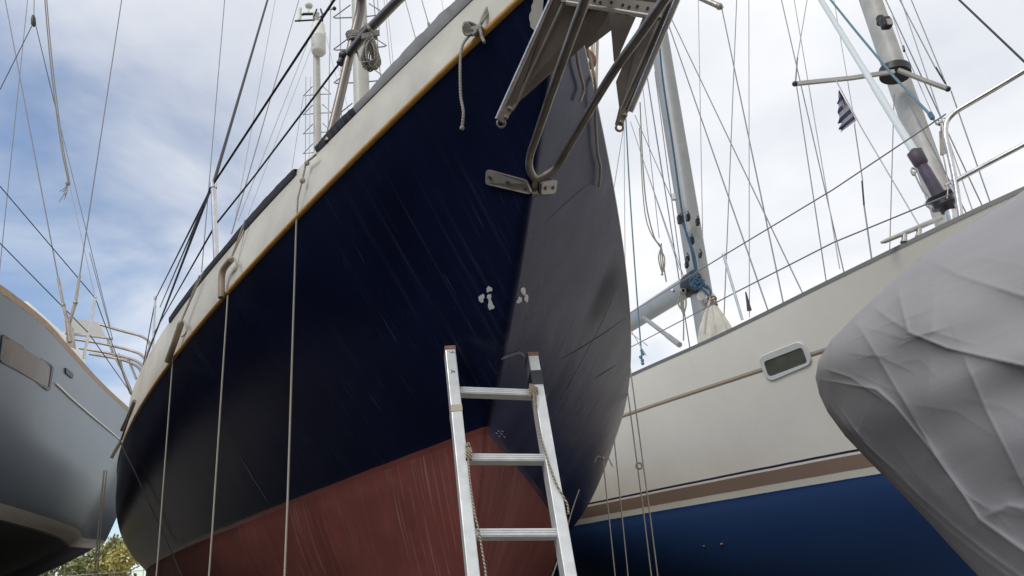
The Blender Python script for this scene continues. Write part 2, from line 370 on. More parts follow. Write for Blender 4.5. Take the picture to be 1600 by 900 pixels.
M['navy'] = hull_mat('navy_hull_paint', [(0, (.205, .062, .050)), (ZW + TRIM * OV, NAVY)], trim=TRIM, rough=.24, low_z=ZW + TRIM * OV, low_rough=.65, blot=.3, coat=0, bump=.035, spec=.15, tint=(.62, .70, 1.0),
    streaks=[dict(scale=(1.6, 1.6, .9), rot=(0, R(-24), 0), lo=.42, hi=.72, amt=.16, col=(.035, .055, .13), patch=.7, plo=.4, phi=.7, where='high'),
             dict(scale=(46, 1.5, 1.3), rot=(0, R(11), 0), lo=.54, hi=.74, amt=.10, col=(.20, .22, .28), patch=.8, plo=.46, phi=.62, where='high'),
             dict(scale=(95, 3, 4.0), rot=(0, R(13), 0), lo=.63, hi=.70, amt=.08, col=(.34, .36, .42), patch=1.1, plo=.50, phi=.60, where='high'),
             dict(scale=(140, 6, 11), rot=(0, R(9), 0), lo=.68, hi=.73, amt=.06, col=(.40, .42, .46), patch=1.1, plo=.54, phi=.62, where='high'),
             dict(scale=(55, 1.5, 1.1), rot=(0, R(16), 0), lo=.48, hi=.70, amt=.26, col=(.40, .25, .23), patch=1.0, plo=.38, phi=.66, where='low'),
             dict(scale=(110, 3, 2.4), rot=(0, R(18), 0), lo=.57, hi=.68, amt=.32, col=(.50, .38, .36), patch=1.4, plo=.40, phi=.58, where='low'),
             dict(scale=(4, 1, .9), rot=(0, R(16), 0), lo=.46, hi=.68, amt=.35, col=(.085, .026, .024), patch=.8, plo=.35, phi=.6, where='low')])
hmb = hull(n_rows)
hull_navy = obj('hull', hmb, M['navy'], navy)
WN = world(navy)
bvh_navy = BVHTree.FromPolygons([WN @ Vector(v) for v in hmb.v], hmb.f)
def hit(bvh, px, py, off=0.0):
    d = Vector(ray(px, py)).normalized(); p, n, i, dist = bvh.ray_cast(Vector(EYE), d)
    if p is None: return None
    if n.dot(d) > 0: n = -n
    return np.array(p + n * off)
def nw(s, y, z): return np.array(WN @ Vector((s, y, z)))
# bulwark, capping and strake
def edge(side, s, up=0.0, inn=0.0):
    b = float(n_sheer_b(s)); return np.array([s, side * max(b - inn, 0.0), float(n_sheer_z(s)) + up])
SS = np.linspace(0, 1, 60) ** 1.5 * NL
def bul_h(s): return .165 + .052 * min(s, 5)
b = MB(); b.local = True
for sd_ in (1, -1):
    rows = [[edge(sd_, s, .004, -.001) for s in SS], [edge(sd_, s, bul_h(s), .012) for s in SS], [edge(sd_, s, bul_h(s), .05) for s in SS], [edge(sd_, s, .004, .05) for s in SS]]
    b.grid(rows, flip=sd_ < 0)
bvh_bul = BVHTree.FromPolygons([WN @ Vector(v) for v in b.v], b.f)
obj('bulwark', b, M['bulwark'], navy)
def hit2(px, py, off=0.0):
    c = [p for p in (hit(bvh_navy, px, py, off), hit(bvh_bul, px, py, off)) if p is not None]
    return min(c, key=lambda p: np.linalg.norm(p - EYE)) if c else None
b = MB(); b.local = True
b.tube([edge(1, s, .0, -.004) for s in SS[1:]], .0105, 8)
obj('rubbing_strake', b, M['gold'], navy)
b = MB(); b.local = True; b.tube([edge(-1, s, .0, -.001) for s in SS[1:]], .006, 8)
obj('rubbing_strake', b, M['bulwark'], navy)
b = MB(); b.local = True
b.grid([[edge(1, s, .03, .05) for s in SS], [(s, 0, float(n_sheer_z(s)) + .10) for s in SS], [edge(-1, s, .03, .05) for s in SS]])
obj('deck', b, M['gelcoat'], navy)
cb = MB(); cb.local = True
prof = [(-.95, 0), (-.88, .36), (-.7, .44), (.7, .44), (.88, .36), (.95, 0)]
cb.grid([[(s, y * k, float(n_sheer_z(s)) + .09 + z * kz) for y, z in prof] for s, k, kz in ((3.4, .6, .3), (3.8, .75, 1), (6, 1, 1), (8.6, 1, 1), (8.7, 1, .1))], smooth=False)
obj('coachroof', cb, M['gelcoat'], navy)

def sheer_px(px, side=1, up=None):
    """world point of the bulwark top whose picture column is px"""
    best = None
    for s in np.linspace(.05, 8, 500):
        P = nw(*edge(side, s, bul_h(s) if up is None else up, .02)); q = proj(P)[0]
        if best is None or abs(q - px) < best[0]: best = (abs(q - px), P)
    return best[1]
# filler patches, one blob of several dabs each side of the stem, lying on the paint
def dabs(name, spots, rad):
    b = MB()
    for k, (px, py, r_) in enumerate(spots):
        n = 26; rim = []; ph = [random.uniform(0, 6.28) for _ in range(3)]
        for i in range(n):
            a = 2 * math.pi * i / n; rr = r_ * (.86 + .13 * math.sin(2 * a + ph[0]) + .13 * math.sin(3 * a + ph[1]) + .30 * (random.random() - .5))
            P = hit(bvh_navy, px + rr * math.cos(a) * rad, py + rr * math.sin(a), .0012)
            if P is not None: rim.append(P)
        c = hit(bvh_navy, px, py, .002); m_ = len(rim)
        b.add(rim + [c], [(i, (i + 1) % m_, m_) for i in range(m_)])
    return obj(name, b, M['filler'], navy)
dabs('filler_patch', [(765, 452, 6), (753, 466, 7), (765, 464, 5.5), (767, 477, 7.5)], .8)
dabs('filler_patch', [(817, 455, 7), (811, 469, 6), (822, 466, 6)], .72)
def scuff(pts, w, mt='filler', name='scuff_mark'):
    b = MB(); L = []; Rr = []
    for i, (x, y) in enumerate(pts):
        a = np.array(pts[max(i - 1, 0)], float); c = np.array(pts[min(i + 1, len(pts) - 1)], float); t = (c - a) / np.linalg.norm(c - a); k = w * (.45 if i in (0, len(pts) - 1) else 1)
        L.append(hit(bvh_navy, x - t[1] * k, y + t[0] * k, .0015)); Rr.append(hit(bvh_navy, x + t[1] * k, y - t[0] * k, .0015))
    if all(p is not None for p in L + Rr): b.grid([L, Rr]); obj(name, b, M[mt], navy)
M['chalk'] = mat('chalk_scuff', (.16, .17, .20), .8, 0, .3, 40)
scuff([(783, 561), (790, 557), (800, 554), (809, 551), (815, 552), (819, 557)], 2.2, 'chalk')
scuff([(851, 624), (853, 619), (855, 615)], 1.4, 'chalk')
for x, y in ((777, 672), (781, 676), (786, 681), (783, 672), (778, 680), (774, 675)): scuff([(x, y), (x + 1.4, y + 1.8), (x + 3.4, y + 2.2)], .55, 'filler', 'paint_fleck')
scuff([(375, 712), (385, 728), (396, 748), (408, 766), (418, 783)], .7, 'chalk')
M['seam'] = mat('dark_seam', (.010, .010, .016), .5)
for pts_ in ([(855, 345), (880, 321), (905, 299), (922, 286)], [(877, 561), (905, 545), (940, 523), (974, 499)], [(930, 591), (945, 581), (962, 571)]): scuff(pts_, .45, 'seam', 'plank_seam')
scuff([(859, 656), (890, 600), (915, 553), (940, 505), (966, 445)], .35, 'chalk', 'scratch')
# polished dark spot in the chalky, sheen-lightened paint of the starboard side
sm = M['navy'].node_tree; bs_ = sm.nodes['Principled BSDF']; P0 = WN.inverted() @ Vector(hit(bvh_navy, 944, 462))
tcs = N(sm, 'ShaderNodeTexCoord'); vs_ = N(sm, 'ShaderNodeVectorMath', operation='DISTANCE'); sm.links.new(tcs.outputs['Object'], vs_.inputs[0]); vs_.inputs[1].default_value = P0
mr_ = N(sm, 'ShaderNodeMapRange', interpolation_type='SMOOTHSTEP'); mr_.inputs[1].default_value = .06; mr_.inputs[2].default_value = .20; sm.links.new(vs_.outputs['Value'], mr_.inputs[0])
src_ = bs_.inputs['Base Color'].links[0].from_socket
# sky sheen painted into the starboard topsides' colour, along with a chalky film (rubbed off at the spot above), uneven and streaky
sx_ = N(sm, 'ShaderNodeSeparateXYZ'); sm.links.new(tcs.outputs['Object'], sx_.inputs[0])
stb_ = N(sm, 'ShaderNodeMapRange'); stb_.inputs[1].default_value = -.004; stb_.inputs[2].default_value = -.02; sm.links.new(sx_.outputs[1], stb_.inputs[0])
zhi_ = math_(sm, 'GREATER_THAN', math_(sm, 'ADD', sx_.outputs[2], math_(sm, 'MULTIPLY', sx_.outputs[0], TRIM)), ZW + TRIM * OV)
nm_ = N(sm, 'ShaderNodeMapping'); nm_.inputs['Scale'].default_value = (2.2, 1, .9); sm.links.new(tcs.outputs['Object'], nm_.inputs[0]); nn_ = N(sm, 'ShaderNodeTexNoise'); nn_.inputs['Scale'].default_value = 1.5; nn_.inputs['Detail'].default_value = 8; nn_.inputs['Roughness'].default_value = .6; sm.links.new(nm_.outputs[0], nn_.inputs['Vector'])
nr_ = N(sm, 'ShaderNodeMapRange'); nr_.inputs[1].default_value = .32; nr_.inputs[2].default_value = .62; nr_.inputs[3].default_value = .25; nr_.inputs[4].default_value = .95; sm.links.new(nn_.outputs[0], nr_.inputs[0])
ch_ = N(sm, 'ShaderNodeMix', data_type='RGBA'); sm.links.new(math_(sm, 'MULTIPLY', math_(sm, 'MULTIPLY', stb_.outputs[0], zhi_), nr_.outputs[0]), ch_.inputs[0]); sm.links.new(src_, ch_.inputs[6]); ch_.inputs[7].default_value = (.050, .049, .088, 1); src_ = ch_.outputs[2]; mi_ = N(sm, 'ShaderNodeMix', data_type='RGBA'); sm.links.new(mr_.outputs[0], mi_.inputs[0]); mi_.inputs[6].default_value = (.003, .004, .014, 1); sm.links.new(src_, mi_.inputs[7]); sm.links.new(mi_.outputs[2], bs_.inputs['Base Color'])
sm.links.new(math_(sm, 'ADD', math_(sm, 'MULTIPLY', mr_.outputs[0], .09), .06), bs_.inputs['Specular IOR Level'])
# bare primed patch at the very bow, on the port of the stem, with a chipped edge
b = MB(); edge_px = [(833, -22), (834, 6), (830, 20), (828, 38), (833, 46), (838, 52), (846, 50)]
fr = []
for k in range(12):
    row = []
    for j in range(9):
        y_ = -22 + k * 6.4; xl = np.interp(y_, [-22, 6, 20, 38, 48, 60], [833, 834, 829, 828, 836, 843]) + 1.5 * math.sin(k * 2.3); xr = 852 - .08 * (y_ + 20)
        P = hit(bvh_navy, xl + (xr - xl) * j / 8, y_, .003); row.append(P)
    if all(p is not None for p in row): fr.append(row)
if len(fr) > 2:
    b.grid(fr); obj('bare_primer_patch', b, M['bulwark'], navy)
# canvas folded along the deck edge
def canvas_strip(name, pxs, lift, material, wob):
    b = MB(); rows = []
    for k, px in enumerate(np.linspace(pxs[0], pxs[1], 40)):
        P = sheer_px(px); t = k / 39; h = lift * (math.sin(math.pi * min(1, t * 1.15)) ** .5 if 0 < t < .87 else .12) * (1 + wob * math.sin(k * .9) + wob * .6 * math.sin(k * 2.1))
        inn = nN * 1.0
        rows.append([P + np.array([0, 0, -.02]) - inn * .012, P + np.array([0, 0, h * .5]) - inn * .022, P + np.array([0, 0, h]) + inn * .04, P + np.array([0, 0, h * 1.12]) + inn * .30, P + inn * .45])
    b.grid(rows); return obj(name, b, material, navy)
canvas_strip('deck_cover', (790, 560), .045, M['canvas_grey'], .12)
canvas_strip('deck_cover', (560, 500), .02, M['canvas_dark'], .1)
canvas_strip('deck_cover', (470, 350), .02, M['canvas_dark'], .12)
canvas_strip('deck_cover', (352, 235), .012, M['canvas_dark'], .12)
# masts of the ketch
def mast(px0, px1, y0, y1, r0, r1, mt, name='mast', parent=None, ext=1.0, n=16):
    a = at(*px0, y0); c = at(*px1, y1); top = a + (c - a) * ext; b = MB()
    b.tube([a + (top - a) * t for t in np.linspace(0, 1, 6)], [r0 + (r1 - r0) * t for t in np.linspace(0, 1, 6)], n)
    return obj(name, b, mt, parent), a, top
mm_, ma, mt_ = mast((568, 260), (561, 0), 6.0, 6.0, .082, .074, M['mast_white'], parent=navy, ext=2.4)
zm, za, zt_ = mast((497, 300), (494, 22), 9.3, 9.3, .062, .052, M['mast_white'], parent=navy, ext=1.0)
mmy, zmy = 6.0, 9.3
# mast steps
b = MB()
for k in range(5):
    t = .03 + .085 * k; P = ma + (mt_ - ma) * t; sg = 1 if k % 2 else -1
    if k < 9:
        for sg in (-1, 1):
            b = MB(); q = P + np.array([sg * .08, 0, 0]); b.tube([q, q + np.array([sg * .17, -.02, -.01]), q + np.array([sg * .19, -.02, .0]), q + np.array([sg * .02, 0, .17])], .0065, 6); obj('mast_step', b, M['wire'], mm_)
b = MB()
for k in range(5):
    t = .10 + .105 * k; P = za + (zt_ - za) * t
    for sg in (-1, 1):
        if t > .62 and t < .92: continue
        b = MB(); q = P + np.array([sg * .055, 0, 0]); b.tube([q, q + np.array([sg * .16, 0, -.01]), q + np.array([sg * .02, 0, .16])], .0075, 6); obj('mast_step', b, M['wire'], zm)
# radar reflector canister and masthead gear on the mizzen
def pt_on(px, py, y): return at(px, py, y)
c0 = at(498, 84, 9.2); c1 = at(497, 37, 9.2); ax = (c1 - c0); b = MB()
rr = .115
prof = [(0, .35), (.01, .8), (.06, .97), (.5, 1.0), (.515, 1.03), (.54, 1.03), (.55, 1.0), (.93, .92), (.985, .75), (1, .3)]
b.tube([c0 + ax * t for t, _ in prof], [rr * k for _, k in prof], 20); obj('radar_reflector', b, M['white'], zm)
b = MB()
for sg in (-1, 1): b.tube([c1 + np.array([sg * .06, 0, -.02]), c1 + np.array([sg * .075, 0, .14]), c1 + np.array([sg * .03, 0, .30])], .014, 8)
obj('bracket', b, M['black'], zm)
tp = zt_; b = MB()
b.tube([tp + np.array([.05, 0, .0]), tp + np.array([-.20, -.02, .0]), tp + np.array([-.22, -.02, -.02])], .022, 8)
b.tube([tp + np.array([0, 0, -.12]), tp + np.array([-.33, -.04, -.15])], .014, 8)
b.tube([tp + np.array([.06, 0, -.08]), tp + np.array([.18, -.02, .04]), tp + np.array([.30, -.02, .07])], .01, 6)
b.ball(tp + np.array([.30, -.02, .07]), .035); obj('masthead_bracket', b, M['black'], zm)
b = MB(); b.tube([tp + np.array([-.26, -.03, -.14]), tp + np.array([-.26, -.03, .11])], .03, 10); obj('aerial', b, M['white'], zm)
b = MB(); b.tube([tp + np.array([-.12, -.02, 0]), tp + np.array([-.12, -.02, .12])], .012, 6); b.ball(tp + np.array([-.12, -.02, .17]), .065, 12, (1, 1, .8)); obj('wind_sensor', b, M['white'], zm)

# stanchions, pulpit and lifelines of the ketch
def stanchion(pb, ptp, parent=navy, r=.0125, y=None):
    P = sheer_px(pb[0]) if y is None else at(*pb, y)
    P = at(pb[0], pb[1], P[1]); T = at(ptp[0], ptp[1], P[1]); b = MB()
    b.tube([P - (T - P) * .06, P + (T - P) * .95], r, 10); b.tube([P + (T - P) * .93, T], r * 1.35, 10)
    return obj('stanchion', b, M['steel'], parent), P, T
st1, s1a, s1b = stanchion((338, 408), (333, 286)); st2, s2a, s2b = stanchion((239, 548), (243, 463))
Yp = sheer_px(515)[1]
b = MB()
b.tube(smooth_path([at(514, 222, Yp), at(527, 170, Yp), at(541, 110, Yp), at(552, 62, Yp), at(562, 20, Yp - .01), at(567, -12, Yp - .05), at(585, -45, Yp - .15), at(640, -85, Yp - .35), at(760, -150, Yp - .75), at(840, -175, Yp - .95)]), .0165, 12)
obj('pulpit', b, M['tube_dark'], navy)
b = MB(); b.tube([at(546, 84, Yp - .01), at(575, 48, Yp - .1), at(622, 0, Yp - .2), at(700, -70, Yp - .5)], .0165, 12); obj('pulpit_rail', b, M['tube_dark'], navy)
def wire(name, pts, r, mt, parent, n=6):
    b = MB(); b.tube([at(*p) for p in pts], r, n); return obj(name, b, M[mt], parent)
y1, y2 = s1b[1], s2b[1]
wire('lifeline', [(560, -38, Yp - .02), (522, 0, Yp), (333, 288, y1), (243, 467, y2), (222, 580, y2 + .9), (206, 640, y2 + 1.5)], .0055, 'wire_dark', navy)
wire('lifeline', [(537, 90, Yp), (400, 272, Yp + .9), (337, 351, y1), (241, 520, y2), (216, 600, y2 + .8)], .0045, 'wire_dark', navy)
b = MB(); b.ball(at(538, 88, Yp), .022, 10); b.tube([at(541, 84, Yp), at(531, 100, Yp)], .014, 8); obj('rail_knob', b, M['black'], navy)
# rigging of the ketch: each wire a part of its own
for (x0, y0, x1, y1_, ya, yb, r, mt) in [
    (351, 0, 315, 425, 6.5, 6.0, .006, 'wire'), (418, 0, 331, 296, 5.2, s1b[1], .010, 'wire_dark'), (331, 290, 232, 550, s1b[1], s2b[1], .009, 'wire_dark'),
    (327, 300, 250, 480, s1b[1], s2b[1] + .2, .006, 'wire_dark'),
    (467, 0, 362, 365, 7.5, 5.0, .006, 'wire'), (430, 0, 366, 350, 8.5, 6, .005, 'wire_pale'), (489, 45, 372, 345, 9.2, 7, .006, 'wire_pale'), (492, 60, 388, 335, 9.2, 7, .005, 'wire_pale'), (474, 150, 452, 290, 9.0, 8.6, .006, 'wire_pale'),
    (478, 120, 477, 262, 9.3, 9.1, .006, 'wire'), (485, 120, 483, 258, 9.3, 9.1, .005, 'wire_pale'), (517, 0, 512, 225, 9.2, 9.0, .011, 'wire_pale'), (531, 0, 534, 205, 8.8, 8.6, .009, 'wire'), (526, 95, 548, 190, 9.0, 8.6, .005, 'wire_pale'), (508, 50, 530, 140, 9.2, 8.6, .005, 'wire_pale'),
    (584, 0, 597, 148, 6.2, 6.0, .006, 'wire'), (590, 0, 593, 56, 6.0, 6.0, .005, 'wire'), (600, 0, 614, 136, 6.6, 6.2, .005, 'wire_pale'), (604, 0, 618, 132, 6.6, 6.2, .004, 'wire_pale'), (633, 0, 658, 92, 5.5, 4.6, .005, 'wire'),
    (659, 0, 672, 45, 5.3, 4.8, .006, 'wire'), (672, 45, 679, 76, 4.8, 4.5, .004, 'wire'), (670, 45, 676, 78, 4.8, 4.5, .004, 'wire_pale'), (690, 0, 700, 55, 5, 4.5, .003, 'wire_pale'), (737, 0, 741, 22, 3, 3, .003, 'wire')]:
    a = (x0 + (x0 - x1) * .35, y0 - (y1_ - y0) * .35, ya + (ya - yb) * .35) if y0 <= 0 else (x0, y0, ya)
    wire('shroud', [a, (x1, y1_, yb)], r * .8, mt, navy)
b = MB(); b.tube([at(669.5, 36, 4.95), at(671.5, 48, 4.85)], .011, 8); obj('turnbuckle', b, M['black'], navy)

# ------------------------------------------------------------------ bow fittings
# stem bracket: a plate on each side, bolts
def on_plate(poly, off, th):
    return [hit(bvh_navy, x, y, off) for x, y in poly]
def plate(poly, mt, off=.007, th=.008):
    P = [hit(bvh_navy, x, y, off) for x, y in poly]; b = MB(); b.slab(P, th); return b
def rounded(poly, r=.22, n=3):
    o = []; m_ = len(poly)
    for i in range(m_):
        p = np.array(poly[i], float); a = np.array(poly[i - 1], float); c = np.array(poly[(i + 1) % m_], float)
        L = min(np.linalg.norm(a - p), np.linalg.norm(c - p)) * r
        q0 = p + (a - p) / np.linalg.norm(a - p) * L; q1 = p + (c - p) / np.linalg.norm(c - p) * L
        for k in range(n + 1):
            t = k / n; o.append(tuple((1 - t) ** 2 * q0 + 2 * t * (1 - t) * p + t * t * q1))
    return o
st_x = [x for x in range(790, 880) if hit(bvh_navy, x, 290) is not None]
pb = plate(rounded([(763, 264), (825, 281), (829, 302), (762, 287)]), 'steel'); br = obj('stem_plate', pb, M['plate'], navy)
pb2 = plate(rounded([(841, 284), (866, 279), (863, 301), (840, 302)]), 'steel'); br2 = obj('stem_plate', pb2, M['plate'], navy)
for par, spots in ((br, [(770, 276), (798, 284), (824, 293)]), (br2, [(846, 292), (858, 291)])):
    for x, y in spots:
        P = hit(bvh_navy, x, y, .012); P2 = hit(bvh_navy, x, y, .0165); b = MB(); b.tube([P, P2], .0055, 6); obj('bolt', b, M['tube_dark'], par)
tb = hit(bvh_navy, 838, 290, .02); Dt = float((RW.T @ (tb - EYE))[2] * -1) - .02
def U(px, py, dd): return atd(px, py, Dt + dd)
b = MB(); b.slab([U(833, 280, 0), U(842, 279, 0), U(837, 303, .03), U(829, 300, .03)], .012); b.tube([U(831, 303, .02), U(840, 303, .02)], .009, 8)
obj('strut_lug', b, M['steel_dull'], navy)
strut = MB()
strut.tube(smooth_path([U(932, -60, -.72), U(914, 0, -.62), U(897, 46, -.52), U(866, 132, -.33), U(838, 214, -.12), U(829, 240, -.05), U(827, 260, -.03), U(833, 275, -.02), U(843, 278, -.02), U(862, 268, -.03), U(874, 254, -.05), U(889, 228, -.12), U(950, 125, -.34), U(1000, 54, -.50), U(1039, -2, -.62), U(1065, -40, -.7)], 5), .0098, 12)
obj('bow_strut', strut, M['steel_dull'], navy)

E1, E2 = U(932, -60, -.72), U(1065, -40, -.7); T1, T2 = nw(.0, .05, ZT + .24), nw(.0, -.05, ZT + .24)
for p_, q_ in ((T1, E1 + [0, 0, .03]), (T2, E2 + [0, 0, .03])):
    b = MB(); b.tube([p_, q_], .017, 10); obj('bowsprit_tube', b, M['steel_dull'], navy)
b = MB(); b.tube([E1, E2], .015, 10); obj('crossbar', b, M['steel_dull'], navy)
# anchor hanging under the bow: two tapered flukes, crown bar, tip bolts
D0 = Dt - .20
anchor = thing('anchor', 'weathered steel anchor with two tapered flukes and drilled crown bar, hanging under the bow', 'anchor', tuple(atd(777, 190, D0)))
def A(px, py, dd=0.0): return atd(px, py, D0 + dd)
def fluke(poly, rims, seam, tipp, bolts, th=.008):
    b = MB(); b.slab([A(*p) for p in poly], th); f = obj('fluke', b, M['fluke'], anchor)
    b = MB()
    for added_strip, r in rims: b.tube([A(*p) for p in added_strip], r, 10)
    obj('rim', b, M['steel'], f)
    b = MB(); b.tube([A(*p) for p in seam], .004, 6); obj('stiffener', b, M['steel_dull'], f)
    b = MB(); b.beam([A(*tipp[0]), A(*tipp[1])], .018, .02, A(10, 0) - A(0, 0)); 
    q0, q1 = A(*tipp[1]), A(tipp[1][0] + 1, tipp[1][1] + 3, tipp[1][2] if len(tipp[1]) > 2 else 0)
    ring = [q1 + .009 * (math.cos(a) * RW[:, 0] * 0 + math.cos(a) * (RW @ np.array([1, 0, 0])) + math.sin(a) * (RW @ np.array([0, 1, 0]))) for a in np.linspace(0, 2 * math.pi, 13)]
    b.tube(ring, .0032, 6, cap=False); obj('fluke_tip', b, M['steel_dull'], f)
    for x, y in bolts:
        b = MB(); P = A(x, y, tipp[0][2] - .012); b.ball(P, .006, 8); b.tube([P, P + (RW @ np.array([0, 0, 1.0])) * .011], .004, 6); obj('bolt', b, M['steel_dull'], f)
fluke([(779, 184, 0), (802, 172, 0), (812, 157, .0), (834, 138, .0), (857, 117, .0), (884, 96, -.01), (911, 72, -.02), (922, 62, -.03), (930, 55, -.03), (937, 44, -.04), (951, 18, -.06), (965, -25, -.09), (872, -25, -.09), (861, 0, -.07)],
      [([(777, 186, -.004), (861, 0, -.074), (874, -28, -.09)], .006)], [(800, 172, -.004), (808, 157, -.006), (882, 0, -.08), (893, -25, -.095)], [(795, 170, -.008), (782, 190, -.004)], [(796, 169), (791, 183)])
fluke([(1065, -20, -.02), (1057, 0, -.01), (982, 174, .08), (966, 196, .085), (963, 189, .085), (968, 168, .085), (963, 128, .08), (1004, 30, .03), (1022, -20, .0)],
      [([(1065, -20, -.028), (1057, 0, -.018), (984, 174, .074)], .0085)], [(1045, 0, -.012), (970, 172, .075)], [(974, 172, .07), (967, 196, .078)], [(977, 180), (971, 191)])
b = MB(); b.tube([A(960, -20, -.02), A(965, -34, -.1), (E1 + E2) / 2], .013, 8); obj('shank', b, M['steel_dull'], anchor)
b = MB(); b.slab([A(945, -25, .02), A(952, 20, .03), (A(956, 60, .04)), A(959, 96, .05), A(963, 97, .05), A(984, 48, .03), A(998, 17, .02), A(1015, -25, .0)], .007); obj('fluke_web', b, M['fluke'], anchor)
b = MB(); b.slab([A(880, -14, -.085), A(1030, 6, -.085), A(1027, 27, -.085), A(876, 3, -.085)], .006)
cb_ = obj('crown_bar', b, M['plate'], anchor)
b = MB(); b.tube([A(884, 4, -.09), A(1026, 27, -.09)], .006, 8); obj('flange', b, M['steel'], cb_)
for x, y in [(929, 1), (938, 4), (955, 4), (973, 8), (983, 11), (996, 10), (1012, 13)]:
    b = MB(); P = A(x, y, -.0895); nrm = np.array(RW @ np.array([0, 0, 1.0])); b.tube([P, P + nrm * .002], .0033, 10); obj('hole', b, M['black'], cb_)
b = MB(); b.slab([A(893, -20, -.05), A(903, -20, -.05), A(897, 14, -.05), A(884, 12, -.05)], .02); obj('clamp', b, M['steel_dull'], anchor); b = MB(); b.slab([A(1024, 12, -.06), A(1034, 14, -.06), A(1032, 30, -.06), A(1020, 27, -.06)], .02); obj('clamp', b, M['steel_dull'], anchor)
# two tubes standing behind the bow on the starboard deck edge
b = MB(); b.tube([at(924, 130, 1.9), at(923, 40, 1.9), at(922, -40, 1.88)], .0085, 10); obj('rail_post', b, M['steel_dull'], navy)
b = MB(); b.tube([at(930, 140, 2.0), at(932, 60, 2.0), at(934, -40, 1.98)], .0085, 10); obj('rail_post', b, M['steel_dull'], navy)
P = sheer_px(911, -1); b = MB(); b.tube(smooth_path([P + nN * -.01 + np.array([0, 0, -.05]), P + nN * .025 + np.array([0, 0, -.03]), P + nN * .028, P + np.array([0, 0, .03])]), .011, 8); obj('fairlead', b, M['rust'], navy)

# ------------------------------------------------------------------ ropes hanging from the ketch
def rope(label, pts, r, mt='rope', group=None, extra=None, name='rope', cat='rope'):
    b = MB(); b.tube(smooth_path(pts, 8), r, 8)
    if extra: extra(b)
    return single(name, b, M[mt], label, cat, group)
def down(p, q, yb, ground=True):
    """plumb-looking line: from picture point p to q at depth yb, run on to just above the ground"""
    a = at(*p, yb); c = at(*q, yb); e = a + (c - a) * (a[2] - .05) / (a[2] - c[2]); return [a, a + (e - a) * .33 + np.array([.004, 0, 0]), a + (e - a) * .66, e]
def tied(px_top, px_hose, px_end, yo=.05):
    top = sheer_px(px_top); return top
SPECS = [  # rope column at the strake, foot, hose bottom, hose top, tie at bulwark
    ((463, 352), (443, 900), None, None, (487, 255), 'rope without a hose, hanging from the navy bulwark, nearest to the bow'),
    ((356, 462), (325, 900), (356, 461), (372, 408), (386, 350), 'rope hanging from a curved tan hose on the navy bulwark'),
    ((270, 562), (243, 900), (271, 560), (293, 506), (319, 432), 'rope hanging from a straight tan hose on the navy bulwark')]
for kx, (a, f_, h0, h1, tie, lab) in enumerate(SPECS):
    p_s = hit2(a[0], a[1], .03); Y0 = p_s[1]
    pts = down(a, f_, Y0)
    def onb(x, y, o=.02):
        P = hit2(x, y, o)
        return P if P is not None else at(x, y, sheer_px(x)[1] - .01)
    b = MB()
    if h0 is None:
        pre = [onb(*tie), onb(481, 284), onb(474, 312)]
        b.tube(pre + pts, .0033, 8); b.ball(onb(481, 285), .011); b.ball(onb(488, 258), .010)
        b.tube([onb(487, 254), onb(484, 270), onb(480, 286)], .0035, 6); b.tube([onb(487, 256), onb(496, 250), onb(503, 244)], .004, 6)
    else:
        q = onb(*h1, .03); pre = [onb(*tie), q]
        b.tube(pre, .004, 8); b.tube(pts, .0034, 8); b.ball(q, .014); b.tube([onb(tie[0] + 5, tie[1] - 4), q], .0035, 6)
        b.tube(smooth_path([q, onb(h1[0] + 6, h1[1] - 2, .03), onb(h1[0] + 7, h1[1] + 14, .025), onb(h1[0] + 2, h1[1] + 22, .03)]), .004, 6)
    o = single('mooring_rope', b, M['rope'], 'cream ' + lab, 'rope', 'ropes hanging down the port side of the navy hull')
    if h0:
        hb = MB(); p0 = onb(*h0, .03); p1 = onb(*h1, .028); mid = onb((h0[0] + h1[0]) / 2 + (-5 if kx == 1 else 2), (h0[1] + h1[1]) / 2 - (6 if kx == 1 else -2), .03)
        hb.tube(smooth_path([p0, mid, p1], 8), .0135 if kx == 1 else .015, 12); hs = obj('chafe_hose', hb, M['hose']); hs.parent = o
        hs.data.transform(Matrix.Translation(-o.location))
def onn(x, y, o):
    P = hit2(x, y, o); return P if P is not None else at(x, y, 5.6)
Y3 = sheer_px(205, up=0)[1] - .06
b = MB(); b.tube(smooth_path([onn(222, 628, .04), onn(200, 684, .04)], 6), .006, 8); b.tube([onn(198, 686, .04), onn(222, 742, .03), onn(246, 796, .03), onn(270, 850, .03), onn(295, 900, .04), onn(315, 940, .06)], .0035, 8)
o = single('mooring_rope', b, M['rope_grey'], 'thin grey rope slanting down from a tan hose far aft on the navy bulwark', 'rope', 'ropes hanging down the port side of the navy hull')
hb = MB(); hb.tube(smooth_path([onn(199, 672, .03), onn(209, 652, .03), onn(219, 628, .03)], 8), .012, 12); hs = obj('chafe_hose', hb, M['hose']); hs.parent = o; hs.data.transform(Matrix.Translation(-o.location))
hb = MB(); hb.tube(smooth_path([onn(174, 716, .03), onn(181, 703, .03), onn(189, 690, .03)], 8), .012, 12); hs = obj('chafe_hose', hb, M['hose']); hs.parent = o; hs.data.transform(Matrix.Translation(-o.location))
b = MB(); b.tube([at(163, 735, 6.3), at(157, 790, 6.3), at(152, 850, 6.3), at(147, 905, 6.3), at(143, 950, 6.3)], .007, 8); b.tube([at(167, 735, 6.3), at(160, 800, 6.3), at(151, 905, 6.3)], .005, 6)
single('mooring_rope', b, M['rope'], 'doubled pale rope dropping past the far edge of the navy hull', 'rope')
